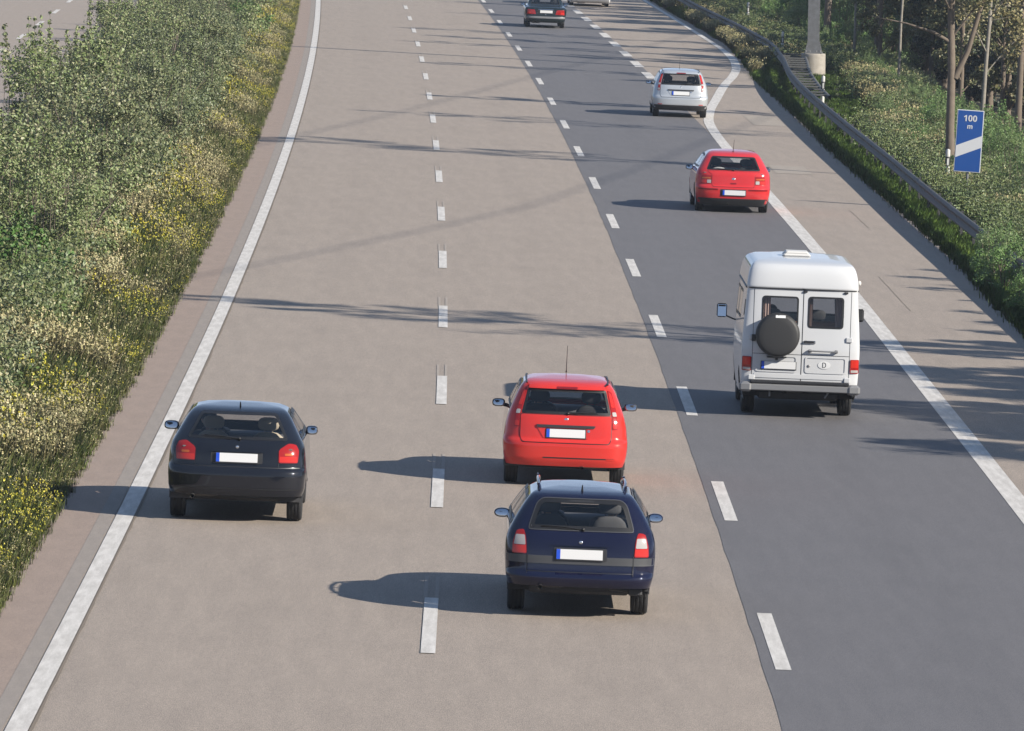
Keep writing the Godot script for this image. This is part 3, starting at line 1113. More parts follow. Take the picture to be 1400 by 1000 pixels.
func side_set(front: float, mid: float, back: float, yb: float, yt: float, slope := 0.5, tail := 0.25) -> Array:
	return [
		rounded([Vector2(front, yb), Vector2(mid - 0.04, yb), Vector2(mid - 0.04, yt), Vector2(front + slope, yt)], 0.05),
		rounded([Vector2(mid + 0.04, yb), Vector2(back, yb + 0.02), Vector2(back - tail, yt - 0.02), Vector2(mid + 0.04, yt)], 0.05)]

func build_vehicles() -> void:
	black_hatch()
	red_hatch("hatchback_car", "red hatchback with tall side tail lamps driving in front of the navy estate", M.red_paint, 0.755, 108.3, false)
	navy_estate()
	camper_van()
	red_hatch_b()
	red_hatch("hatchback_car", "silver hatchback with red tail lamps at the start of the exit lane", M.silver_paint, 4.73, 242.0, true)
	black_saloon()
	far_van()

func black_hatch() -> void:
	var spec := {
		ro = 0.74, length = 4.15, wb = 2.51, wheel = 0.308, rear_bottom = 0.33, paint = M.black_paint, belt = 0.97, seat_mat = M.beige_seat, bench_mat = M.trim_grey, front_seat_z = -0.95, bench_z = -0.12, dash_z = -1.85, shelf = 0.93, exhaust_x = -0.42,
		rows = [[0.20, 0.78, 0.12, 0.45, 3.2, 0.15], [0.32, 0.825, 0.035, 0.45, 3.2, 0.05], [0.45, 0.86, 0.0, 0.45, 3.2, 0.0], [0.60, 0.868, 0.0, 0.45, 3.2, 0.0], [0.665, 0.869, 0.022, 0.45, 3.2, 0.02], [0.70, 0.866, 0.060, 0.45, 3.2, 0.05], [0.85, 0.855, 0.085, 0.43, 3.2, 0.12], [0.95, 0.838, 0.125, 0.42, 3.2, 0.40], [1.00, 0.818, 0.165, 0.40, 3.2, 1.00], [1.05, 0.79, 0.215, 0.38, 3.2, 1.15], [1.20, 0.705, 0.39, 0.36, 3.2, 1.55], [1.32, 0.63, 0.55, 0.33, 3.2, 1.88], [1.37, 0.575, 0.67, 0.30, 3.0, 2.1], [1.40, 0.49, 0.86, 0.25, 3.0, 2.3], [1.42, 0.24, 1.3, 0.2, 2.5, 2.5]],
		rear_glass = [rounded([Vector2(-0.64, 1.035), Vector2(0.64, 1.035), Vector2(0.475, 1.355), Vector2(-0.475, 1.355)], 0.05)],
		side_glass = side_set(-2.0, -0.62, 0.10, 1.02, 1.33, 0.62, 0.32),
		front_glass = rounded([Vector2(-0.60, 1.03), Vector2(0.60, 1.03), Vector2(0.46, 1.34), Vector2(-0.46, 1.34)], 0.05),
	}
	var r := car_base("hatchback_car", "black hatchback with beige headrests driving next to the median", "car", spec, -3.41 - cx(101.15), 101.15)
	var o: Node3D = r[0]
	var b: Shell = r[1]
	var lamp := [Vector2(-0.765, 0.765), Vector2(-0.525, 0.765), Vector2(-0.525, 0.93), Vector2(-0.64, 1.005), Vector2(-0.735, 0.995), Vector2(-0.775, 0.92)]
	light_pair(o, b, lamp, [[rect(-0.755, 0.775, -0.535, 0.845), M.lens_red_bright], [rect(-0.70, 0.856, -0.60, 0.885), M.lens_orange]])
	# recess for the plate, grip strip above it, dark strips as painted shade of the panel gaps
	part(o, "plate_recess", sheet(b, 0, rounded(rect(-0.325, 0.745, 0.325, 0.885), 0.02), 0.002, 0.004), M.black_plastic)
	part(o, "grip_strip", sheet(b, 0, rounded(rect(-0.325, 0.885, 0.325, 0.912), 0.01), 0.020, 0.02), spec.paint)
	add_plate(o, b, 0.0, 0.815)
	badge(o, b, 0.0, 0.945, 0.022)
	part(o, "gap_shade", ribbon(b, [Vector2(-0.79, 0.70), Vector2(0.79, 0.70)], 0.012, 0.002), M.seal)
	part(o, "gap_shade", ribbon(b, [Vector2(-0.525, 0.71), Vector2(-0.525, 0.765)], 0.008, 0.002), M.seal)
	part(o, "gap_shade", ribbon(b, [Vector2(0.525, 0.71), Vector2(0.525, 0.765)], 0.008, 0.002), M.seal)
	part(o, "groove_shade", ribbon(b, [Vector2(-0.80, 0.43), Vector2(0.80, 0.43)], 0.010, 0.002), M.seal)  # groove shade painted as a dark strip, nothing is cut in
	add_wiper(o, b, Vector2(0.02, 1.045), Vector2(-0.42, 1.075))
	add_mirror(o, Vector3(-0.91, 1.02, -1.62), Vector3(0.095, 0.058, 0.06), -1.0, spec.paint)
	add_mirror(o, Vector3(0.89, 1.02, -1.62), Vector3(0.075, 0.058, 0.06), 1.0, spec.paint)
	var s := Shape.new()
	s.tube([Vector3(0, 1.40, -0.18), Vector3(0, 1.46, -0.10)], [0.012, 0.006], 8)
	part(o, "antenna", solid(s), M.black_plastic)
	driver("person", "driver with dark hair seated in the black hatchback with beige headrests", o, Vector3(-0.35, 0.0, -1.05), M.cloth_dark, 0.05)

func red_hatch(called: String, label: String, pt: Material, x: float, Z: float, dark_skirt: bool) -> void:
	var spec := {
		ro = 0.64, length = 3.92, wb = 2.486, wheel = 0.295, rear_bottom = 0.28, paint = pt, belt = 0.95, front_seat_z = -0.95, bench_z = -0.05, dash_z = -1.75, shelf = 0.90, exhaust_x = 0.35, tyre_w = 0.185, turn = 0.0,
		rows = [[0.20, 0.75, 0.12, 0.40, 3.4, 0.15], [0.28, 0.795, 0.045, 0.40, 3.4, 0.05], [0.40, 0.828, 0.0, 0.40, 3.4, 0.0], [0.55, 0.842, 0.0, 0.40, 3.4, 0.0], [0.61, 0.842, 0.02, 0.40, 3.4, 0.02], [0.65, 0.836, 0.062, 0.40, 3.4, 0.05], [0.80, 0.818, 0.09, 0.40, 3.4, 0.12], [0.88, 0.80, 0.11, 0.38, 3.4, 0.45], [0.95, 0.782, 0.135, 0.37, 3.4, 0.95], [1.00, 0.765, 0.16, 0.36, 3.4, 1.1], [1.10, 0.725, 0.22, 0.34, 3.4, 1.3], [1.25, 0.66, 0.32, 0.32, 3.4, 1.6], [1.33, 0.615, 0.37, 0.30, 3.4, 1.8], [1.38, 0.565, 0.47, 0.28, 3.2, 2.0], [1.41, 0.49, 0.68, 0.24, 3.0, 2.2], [1.43, 0.24, 1.1, 0.2, 2.5, 2.4]],
		rear_glass = [rounded([Vector2(-0.605, 0.972), Vector2(0.605, 0.972), Vector2(0.525, 1.298), Vector2(-0.525, 1.298)], 0.03)],
		side_glass = side_set(-1.75, -0.75, 0.08, 0.99, 1.34, 0.55, 0.22),
		front_glass = rounded([Vector2(-0.60, 0.97), Vector2(0.60, 0.97), Vector2(0.47, 1.33), Vector2(-0.47, 1.33)], 0.05),
	}
	var r := car_base(called, label, "car", spec, x - cx(Z), Z)
	var o: Node3D = r[0]
	var b: Shell = r[1]
	var lamp := [Vector2(-0.705, 0.79), Vector2(-0.625, 0.79), Vector2(-0.617, 0.97), Vector2(-0.54, 1.305), Vector2(-0.60, 1.28), Vector2(-0.675, 1.03)]
	light_pair(o, b, lamp, [[[Vector2(-0.695, 0.805), Vector2(-0.635, 0.805), Vector2(-0.632, 0.87), Vector2(-0.692, 0.87)], M.lens_clear if dark_skirt else M.lens_red_bright], [[Vector2(-0.682, 0.965), Vector2(-0.626, 0.965), Vector2(-0.616, 1.02), Vector2(-0.668, 1.02)], M.lens_clear], [[Vector2(-0.655, 1.08), Vector2(-0.603, 1.08), Vector2(-0.557, 1.27), Vector2(-0.592, 1.25)], M.lens_red_bright]], 0.015)
	part(o, "tailgate", sheet(b, 0, rounded([Vector2(-0.58, 0.60), Vector2(0.58, 0.60), Vector2(0.612, 0.66), Vector2(0.612, 0.962), Vector2(-0.612, 0.962), Vector2(-0.612, 0.66)], 0.03), 0.009, 0.012, 24, 24), pt)
	part(o, "gap_shade", band(b, 0, rounded([Vector2(-0.59, 0.588), Vector2(0.59, 0.588), Vector2(0.621, 0.655), Vector2(0.621, 0.968), Vector2(-0.621, 0.968), Vector2(-0.621, 0.655)], 0.03), 0.014, 0.002), M.seal)  # dark band standing in for the shade in the tailgate gap
	part(o, "grip_strip", sheet(b, 0, rounded([Vector2(-0.38, 0.797), Vector2(0.38, 0.797), Vector2(0.40, 0.833), Vector2(-0.40, 0.833)], 0.008), 0.028, 0.025), M.black_plastic)
	# slanted cheeks of the plate pocket
	for sg in [-1.0, 1.0]:
		var q := [Vector2(0.275, 0.655), Vector2(0.30, 0.655), Vector2(0.385, 0.795), Vector2(0.275, 0.795)]
		part(o, "pocket_cheek", sheet(b, 0, rounded(mirrored(q) if sg < 0 else q, 0.01), 0.016, 0.008), pt)
	add_plate(o, b, 0.0, 0.722, 0.022)
	part(o, "spoiler", sheet(b, 0, rounded([Vector2(-0.52, 1.302), Vector2(0.52, 1.302), Vector2(0.51, 1.352), Vector2(-0.51, 1.352)], 0.02), 0.035, 0.05, 8, 16), pt)
	part(o, "brake_light", sheet(b, 0, rounded(rect(-0.14, 1.308, 0.14, 1.335), 0.01), 0.042, 0.008), M.lens_dark)
	if dark_skirt:
		part(o, "bumper_skirt", sheet(b, 0, rounded(rect(-0.79, 0.205, 0.79, 0.365), 0.02), 0.012, 0.02, 8, 24), M.black_plastic)
	else:
		part(o, "groove_shade", ribbon(b, [Vector2(-0.30, 0.395), Vector2(0.66, 0.395)], 0.016, 0.003), M.seal)  # dark strip in place of a shaded groove in the bumper
	for sg in [-1.0, 1.0]:
		var q := rect(0.55, 0.378, 0.68, 0.398)
		part(o, "reflector", sheet(b, 0, rounded(mirrored(q) if sg < 0 else q, 0.006), 0.006, 0.006), M.lens_red_bright)
		# roof gutters
		var s := Shape.new()
		s.tube([Vector3(sg * 0.545, 1.372, 0.22), Vector3(sg * 0.555, 1.396, -0.3), Vector3(sg * 0.55, 1.40, -0.9), Vector3(sg * 0.53, 1.37, -1.4)], [0.012, 0.012, 0.012, 0.010], 6)
		part(o, "roof_strip", solid(s), M.seal)
	add_wiper(o, b, Vector2(0.02, 0.985), Vector2(0.40, 1.005))
	badge(o, b, 0.0, 0.90, 0.03)
	var ms: Material = M.black_plastic
	add_mirror(o, Vector3(-0.905, 0.96, -1.45), Vector3(0.088, 0.055, 0.06), -1.0, ms)
	add_mirror(o, Vector3(0.905, 0.96, -1.45), Vector3(0.088, 0.055, 0.06), 1.0, ms)
	var s := Shape.new()
	s.tube([Vector3(0, 1.42, -1.30), Vector3(0, 1.45, -1.28), Vector3(0, 1.80, -1.0)], [0.014, 0.006, 0.0035], 6)
	part(o, "antenna", solid(s), M.black_plastic)
	part(o, "lock", sheet(b, 0, rounded(rect(0.29, 0.745, 0.325, 0.78), 0.015), 0.020, 0.012), M.chrome)
	driver("person", "driver in dark clothes seated in the %s hatchback with tall side lamps" % ("silver" if dark_skirt else "red"), o, Vector3(-0.35, 0.0, -1.05), M.cloth_dark, 0.02)

func navy_estate() -> void:
	var spec := {
		ro = 0.99, length = 4.49, wb = 2.637, wheel = 0.308, rear_bottom = 0.36, paint = M.navy_paint, belt = 0.96, front_seat_z = -0.92, bench_z = 0.0, dash_z = -1.85, exhaust_x = -0.32, seat_mat = M.trim_grey,
		rows = [[0.20, 0.76, 0.18, 0.40, 3.4, 0.15], [0.34, 0.80, 0.06, 0.40, 3.4, 0.05], [0.41, 0.82, 0.015, 0.40, 3.4, 0.0], [0.465, 0.832, 0.0, 0.40, 3.4, 0.0], [0.495, 0.838, 0.015, 0.40, 3.4, 0.0], [0.525, 0.842, 0.06, 0.40, 3.4, 0.0], [0.62, 0.848, 0.068, 0.40, 3.4, 0.03], [0.72, 0.852, 0.075, 0.38, 3.4, 0.06], [0.85, 0.845, 0.095, 0.36, 3.4, 0.35], [0.95, 0.822, 0.13, 0.34, 3.4, 1.15], [1.00, 0.80, 0.16, 0.32, 3.4, 1.35], [1.05, 0.775, 0.19, 0.30, 3.4, 1.45], [1.20, 0.69, 0.285, 0.28, 3.4, 1.75], [1.31, 0.615, 0.37, 0.26, 3.4, 2.0], [1.365, 0.565, 0.44, 0.24, 3.2, 2.2], [1.40, 0.48, 0.60, 0.22, 3.0, 2.4], [1.42, 0.24, 1.0, 0.2, 2.5, 2.6]],
		rear_glass = [rounded([Vector2(-0.60, 0.985), Vector2(0.60, 0.985), Vector2(0.585, 1.06), Vector2(0.495, 1.338), Vector2(-0.495, 1.338), Vector2(-0.585, 1.06)], 0.11)],
		side_glass = [rounded([Vector2(-1.9, 0.99), Vector2(-0.82, 0.99), Vector2(-0.82, 1.33), Vector2(-1.28, 1.33)], 0.05), rounded([Vector2(-0.75, 0.99), Vector2(-0.02, 0.99), Vector2(-0.02, 1.33), Vector2(-0.75, 1.33)], 0.05), rounded([Vector2(0.06, 1.0), Vector2(0.50, 1.02), Vector2(0.36, 1.32), Vector2(0.06, 1.33)], 0.05)],
		front_glass = rounded([Vector2(-0.58, 1.0), Vector2(0.58, 1.0), Vector2(0.46, 1.33), Vector2(-0.46, 1.33)], 0.05),
		seal = 0.055,
	}
	var r := car_base("estate_car", "dark navy estate car with roof rails driving close behind the red hatchback", "car", spec, 0.85 - cx(91.05), 91.05)
	var o: Node3D = r[0]
	var b: Shell = r[1]
	part(o, "window_trim", band(b, 0, spec.rear_glass[0], 0.010, 0.008), M.grey_plastic)
	var lamp := [Vector2(-0.775, 0.715), Vector2(-0.605, 0.715), Vector2(-0.62, 0.90), Vector2(-0.645, 0.985), Vector2(-0.725, 0.975), Vector2(-0.765, 0.85)]
	light_pair(o, b, lamp, [[[Vector2(-0.755, 0.815), Vector2(-0.622, 0.815), Vector2(-0.634, 0.925), Vector2(-0.735, 0.925)], M.lens_clear], [rect(-0.762, 0.725, -0.615, 0.808), M.lens_red_bright]], 0.02)
	part(o, "bumper_band", sheet(b, 0, rounded([Vector2(-0.835, 0.615), Vector2(0.835, 0.615), Vector2(0.838, 0.703), Vector2(-0.838, 0.703)], 0.012), 0.008, 0.02, 8, 40), M.grey_plastic)
	for x in [-0.60, 0.60]:
		part(o, "gap_shade", ribbon(b, [Vector2(x, 0.50), Vector2(x, 0.725)], 0.009, 0.0105), M.seal)  # dark strips here and below paint the shade of the tailgate gaps
	part(o, "gap_shade", ribbon(b, [Vector2(-0.60, 0.525), Vector2(0.60, 0.525)], 0.010, 0.002), M.seal)
	part(o, "grip_strip", sheet(b, 0, rounded(rect(-0.33, 0.822, 0.33, 0.842), 0.008), 0.018, 0.018), M.navy_paint)
	part(o, "plate_recess", sheet(b, 0, rounded(rect(-0.30, 0.655, 0.30, 0.80), 0.02), 0.0095, 0.006), M.black_plastic)
	add_plate(o, b, -0.01, 0.728, 0.022)
	badge(o, b, 0.0, 0.862, 0.022)
	add_wiper(o, b, Vector2(0.02, 1.005), Vector2(-0.44, 1.035))
	part(o, "brake_light", sheet(b, 0, rounded(rect(-0.14, 1.297, 0.14, 1.318), 0.008), 0.006, 0.006), M.black_plastic)
	for sg in [-1.0, 1.0]:
		var s := Shape.new()
		var pts := []
		var rad := []
		for i in 15:
			var t := i / 14.0
			pts.append(Vector3(sg * lerpf(0.475, 0.50, sin(t * PI)), 1.39 + 0.07 * pow(sin(t * PI), 0.5), lerpf(0.30, -1.25, t)))
			rad.append(0.017)
		s.tube(pts, rad, 8)
		for z in [0.2, -0.45, -1.1]: s.box(Vector3(sg * 0.495, 1.42, z), Vector3(0.025, 0.09, 0.06), Basis.IDENTITY, 0.006)
		part(o, "roof_rail", solid(s), M.navy_paint)
	var a := Shape.new()
	a.tube([Vector3(0, 1.395, 0.36), Vector3(0, 1.47, 0.40)], [0.015, 0.006], 8)
	part(o, "antenna", solid(a), M.black_plastic)
	add_mirror(o, Vector3(-0.885, 0.965, -1.45), Vector3(0.095, 0.055, 0.06), -1.0, spec.paint, 2.3)
	add_mirror(o, Vector3(0.885, 0.965, -1.45), Vector3(0.09, 0.055, 0.06), 1.0, spec.paint, 2.3)
	a = Shape.new()
	a.box(Vector3(0.64, 0.30, 0.60), Vector3(0.16, 0.09, 0.10), Basis.IDENTITY, 0.02)
	a.tube([Vector3(0.35, 0.33, 0.6), Vector3(0.68, 0.30, 0.6)], [0.025, 0.025], 8)
	part(o, "tow_eye", solid(a), M.trim)
	driver("person", "driver in dark clothes seated in the navy estate car", o, Vector3(-0.35, 0.0, -1.02), M.cloth_dark, 0.03)
	driver("person", "front seat passenger in grey clothes in the navy estate car", o, Vector3(0.35, 0.0, -1.02), M.cloth_grey, -0.03, false)

func camper_van() -> void:
	var wl := rounded(rect(-0.615, 1.385, -0.055, 1.845), 0.06)
	var wr := rounded(rect(0.085, 1.375, 0.635, 1.855), 0.06)
	var spec := {
		ro = 1.02, length = 4.5, wb = 2.45, wheel = 0.33, tyre_w = 0.20, rear_bottom = 0.40, paint = M.white_paint, belt = 1.25, cabin = true, front_seat_z = -1.75, bench_z = -0.9, dash_z = -2.55, bench_mat = M.wood_trim, tuck = 0.03, rim = M.bumper_steel, exhaust_x = -0.1,
		rows = [[0.25, 0.84, 0.10, 0.14, 4.0, 0.10], [0.40, 0.87, 0.03, 0.14, 4.0, 0.02], [0.60, 0.890, 0.0, 0.14, 4.0, 0.0], [1.00, 0.902, 0.0, 0.14, 4.0, 0.04], [1.30, 0.888, 0.02, 0.14, 4.0, 0.25], [1.60, 0.866, 0.05, 0.14, 4.0, 0.55], [1.90, 0.846, 0.085, 0.14, 4.0, 0.85], [1.95, 0.842, 0.090, 0.14, 4.0, 0.90], [1.965, 0.852, 0.062, 0.16, 3.6, 0.55], [2.02, 0.850, 0.070, 0.18, 3.8, 0.60], [2.15, 0.832, 0.105, 0.20, 3.8, 0.75], [2.25, 0.805, 0.150, 0.22, 3.6, 0.95], [2.315, 0.765, 0.22, 0.24, 3.4, 1.15], [2.355, 0.69, 0.40, 0.26, 3.0, 1.4], [2.385, 0.42, 0.9, 0.3, 2.5, 1.8]],
		rear_glass = [wl, wr],
		side_glass = [rounded(rect(-2.45, 1.38, -1.75, 1.84), 0.05), rounded(rect(-1.55, 1.40, -0.55, 1.84), 0.06)],
		front_glass = rounded([Vector2(-0.74, 1.32), Vector2(0.74, 1.32), Vector2(0.68, 1.86), Vector2(-0.68, 1.86)], 0.06),
		seal = 0.028, light_sides = true,
	}
	var r := car_base("camper_van", "white high-roof camper van with black spare wheel cover on its rear door", "van", spec, 4.37 - cx(122.9), 122.9)
	var o: Node3D = r[0]
	var b: Shell = r[1]
	# doors: raised panels with seams between
	part(o, "door_seam", ribbon(b, [Vector2(0.015, 0.55), Vector2(0.015, 1.945)], 0.012, 0.002), M.seal)
	for x in [-0.735, 0.745]: part(o, "door_seam", ribbon(b, [Vector2(x, 0.55), Vector2(x, 1.94)], 0.008, 0.002), M.grey_plastic)
	part(o, "roof_seam", ribbon(b, [Vector2(-0.82, 1.955), Vector2(0.82, 1.955)], 0.018, 0.002), M.seal)
	part(o, "door_crease", ribbon(b, [Vector2(-0.73, 0.965), Vector2(0.74, 0.965)], 0.009, 0.002), M.grey_plastic)
	for q in [rect(-0.68, 0.69, -0.05, 0.945), rect(0.07, 0.69, 0.70, 0.945)]:
		part(o, "door_pressing", band(b, 0, rounded(q, 0.05), 0.022, 0.011), M.white_paint)
	part(o, "door_pressing", sheet(b, 0, rounded(rect(-0.70, 0.60, 0.70, 0.665), 0.02), 0.010, 0.010, 6, 20), M.white_paint)
	for p in [Vector2(-0.745, 1.205), Vector2(0.73, 1.215), Vector2(-0.735, 0.60), Vector2(0.72, 0.60)]:
		part(o, "hinge", box_mesh(b.at(0, p.x, p.y, 0.012), Vector3(0.095, 0.075, 0.035), 0.008), M.white_paint)
	part(o, "handle_plate", box_mesh(b.at(0, 0.13, 1.162, 0.01), Vector3(0.18, 0.045, 0.02), 0.008), M.chrome)
	part(o, "door_handle", box_mesh(b.at(0, 0.12, 1.166, 0.026), Vector3(0.16, 0.028, 0.02), 0.008), M.black_plastic)
	var s := Shape.new()
	s.tube([b.at(0, 0.12, 1.035, 0.05), b.at(0, 0.56, 1.03, 0.05)], [0.012, 0.012], 8)
	for x in [0.14, 0.54]: s.box(b.at(0, x, 1.032, 0.025), Vector3(0.05, 0.05, 0.05), Basis.IDENTITY, 0.01)
	part(o, "grab_bar", solid(s), M.bumper_steel)
	for x in [0.04, 0.66]: part(o, "top_latch", box_mesh(b.at(0, x, 1.925, 0.012), Vector3(0.06, 0.03, 0.03), 0.006), M.black_plastic)
	# spare wheel in a black cover
	var c := b.at(0, -0.365, 1.262, 0.0) + Vector3(0, 0, 0.03)
	s = Shape.new()
	s.lathe([Vector2(0.30, 0.0), Vector2(0.325, 0.02), Vector2(0.338, 0.07), Vector2(0.335, 0.14), Vector2(0.315, 0.18), Vector2(0.28, 0.197), Vector2(0.20, 0.204), Vector2(0.10, 0.207), Vector2(0.0, 0.208)], c, Vector3.BACK, Vector3.RIGHT, 48)
	var cover := part(o, "spare_wheel_cover", solid(s), M.cover)
	part(cover, "sticker", box_mesh(c + Vector3(0.03, 0.285, 0.192), Vector3(0.15, 0.045, 0.006), 0.0, Basis(Vector3.RIGHT, -0.5)), M.plate)
	s = Shape.new()
	s.box(c + Vector3(0, -0.34, 0.04), Vector3(0.30, 0.02, 0.10), Basis.IDENTITY, 0.005)
	s.box(c + Vector3(0, -0.36, 0.02), Vector3(0.04, 0.06, 0.03), Basis.IDENTITY, 0.005)
	s.box(c + Vector3(-0.36, -0.06, 0.0), Vector3(0.06, 0.10, 0.06), Basis.IDENTITY, 0.005)
	part(o, "spare_wheel_bracket", flat(s), M.black_plastic)
	for q in [[rect(-0.885, 0.70, -0.745, 0.915), true], [rect(0.76, 0.71, 0.895, 0.92), false]]:
		var base := part(o, "tail_light", sheet(b, 0, rounded(q[0], 0.015), 0.02, 0.03), M.lens_red)
		var x0: float = q[0][0].x + 0.012
		var x1: float = q[0][1].x - 0.012
		var yb: float = q[0][0].y
		part(base, "lens", sheet(b, 0, rounded(rect(x0, yb + 0.085, x1, yb + 0.20), 0.01), 0.0235, 0.005), M.lens_red_bright)
		part(base, "lens", sheet(b, 0, rounded(rect(x0, yb + 0.012, x1, yb + 0.05), 0.008), 0.0235, 0.005), M.lens_clear)
	add_plate(o, b, -0.33, 0.795, 0.016)
	# oval country sticker
	s = Shape.new()
	s.lathe([Vector2(0.075, 0.0), Vector2(0.075, 0.003), Vector2(0.0, 0.0032)], Vector3.ZERO, Vector3.BACK, Vector3.RIGHT, 28)
	var ov := part(o, "country_sticker", solid(s), M.plate)
	ov.position = b.at(0, 0.365, 0.82, 0.004)
	ov.scale = Vector3(1.3, 0.78, 1)
	var tm := TextMesh.new()
	var fn := SystemFont.new()
	fn.font_names = PackedStringArray(["Droid Sans"])
	tm.font = fn
	tm.text = "D"
	tm.font_size = 64
	tm.pixel_size = 0.11 / 64.0
	tm.depth = 0.002
	var tl := part(ov, "lettering", tm, M.black_plastic)
	tl.position = Vector3(0, 0, 0.0045)
	tl.scale = Vector3(0.77, 1.28, 1)
	s = Shape.new()
	s.lathe([Vector2(0.022, 0.0), Vector2(0.022, 0.008), Vector2(0, 0.009)], b.at(0, 0.13, 0.80, 0.0), Vector3.BACK, Vector3.RIGHT, 14)
	part(o, "lock", solid(s), M.bumper_steel)
	# bumper
	part(o, "step_pad", box_mesh(Vector3(0, 0.545, 1.08), Vector3(1.50, 0.045, 0.14), 0.01), M.black_plastic)
	s = Shape.new()
	s.box(Vector3(0, 0.46, 1.12), Vector3(1.50, 0.10, 0.05), Basis.IDENTITY, 0.015)
	part(o, "bumper", flat(s), M.bumper_steel)
	for sg in [-1.0, 1.0]:
		s = Shape.new()
		s.box(Vector3(sg * 0.815, 0.46, 1.04), Vector3(0.20, 0.15, 0.24), Basis(Vector3.UP, sg * 0.10), 0.035)
		part(o, "bumper_corner", flat(s), M.bumper_steel)
		s = Shape.new()
		s.tube([Vector3(sg * 0.45, 0.42, 1.0), Vector3(sg * 0.42 - 0.03, 0.32, 1.03)], [0.018, 0.014], 6)
		part(o, "bracket", solid(s), M.bumper_steel)
		part(o, "side_vent", sheet(b, int(sg), rounded(rect(0.52, 1.52, 0.72, 1.76), 0.03), 0.004, 0.006), M.black_plastic)
		# roof gutter
		s = Shape.new()
		s.tube([Vector3(sg * 0.852, 1.955, 0.75), Vector3(sg * 0.852, 1.955, -2.2)], [0.016, 0.016], 6)
		part(o, "gutter", solid(s), M.grey_plastic)
	s = Shape.new()
	s.blob(Vector3(0.87, 2.06, 0.55), Vector3(0.03, 0.04, 0.05), Basis.IDENTITY, 2.4)
	part(o, "side_lamp", solid(s), M.post_white)
	# roof hatch
	s = Shape.new()
	s.box(Vector3(-0.06, 2.405, -0.55), Vector3(0.42, 0.05, 0.50), Basis.IDENTITY, 0.02)
	s.box(Vector3(-0.06, 2.44, -0.55), Vector3(0.36, 0.05, 0.44), Basis.IDENTITY, 0.02)
	part(o, "roof_hatch", flat(s), M.post_white)
	s = Shape.new()
	s.box(Vector3(-1.11, 1.40, -2.25), Vector3(0.16, 0.215, 0.05), Basis.IDENTITY, 0.025)
	s.tube([Vector3(-1.05, 1.32, -2.27), Vector3(-0.93, 1.27, -2.30), Vector3(-0.86, 1.25, -2.30)], [0.012, 0.012, 0.012], 6)
	var mm := part(o, "wing_mirror", flat(s), M.black_plastic)
	part(mm, "mirror_glass", box_mesh(Vector3(-1.11, 1.40, -2.222), Vector3(0.13, 0.185, 0.006), 0.0, Basis(Vector3.RIGHT, -0.10)), M.mirror)
	s = Shape.new()
	s.box(Vector3(1.05, 1.40, -2.25), Vector3(0.12, 0.20, 0.05), Basis.IDENTITY, 0.025)
	s.tube([Vector3(1.0, 1.32, -2.27), Vector3(0.86, 1.26, -2.30)], [0.012, 0.012], 6)
	part(o, "wing_mirror", flat(s), M.black_plastic)
	# curtains, a cupboard and the rear seat
	for q in [[-0.56, 0.16], [0.56, 0.10], [0.14, 0.05]]:
		s = Shape.new()
		var v := []
		for i in 13:
			var t := i / 12.0
			v.append(Vector3(q[0] - q[1] * 0.5 + q[1] * t, 0, b.rz(1.6) - 0.10 + 0.018 * sin(i * 2.2)))
		for i in 12:
			s.quad(v[i] + Vector3(0, 1.36, 0.02), v[i] + Vector3(0, 1.86, -0.03), v[i + 1] + Vector3(0, 1.86, -0.03), v[i + 1] + Vector3(0, 1.36, 0.02))
		part(o, "curtain", solid(s), M.curtain)
	part(o, "cupboard", box_mesh(Vector3(0.30, 1.10, 0.45), Vector3(0.90, 0.70, 0.40), 0.02), M.wood_trim)
	driver("person", "driver in dark clothes seated at the front of the white camper van", o, Vector3(-0.35, 0.26, -1.85), M.cloth_dark, 0.0)

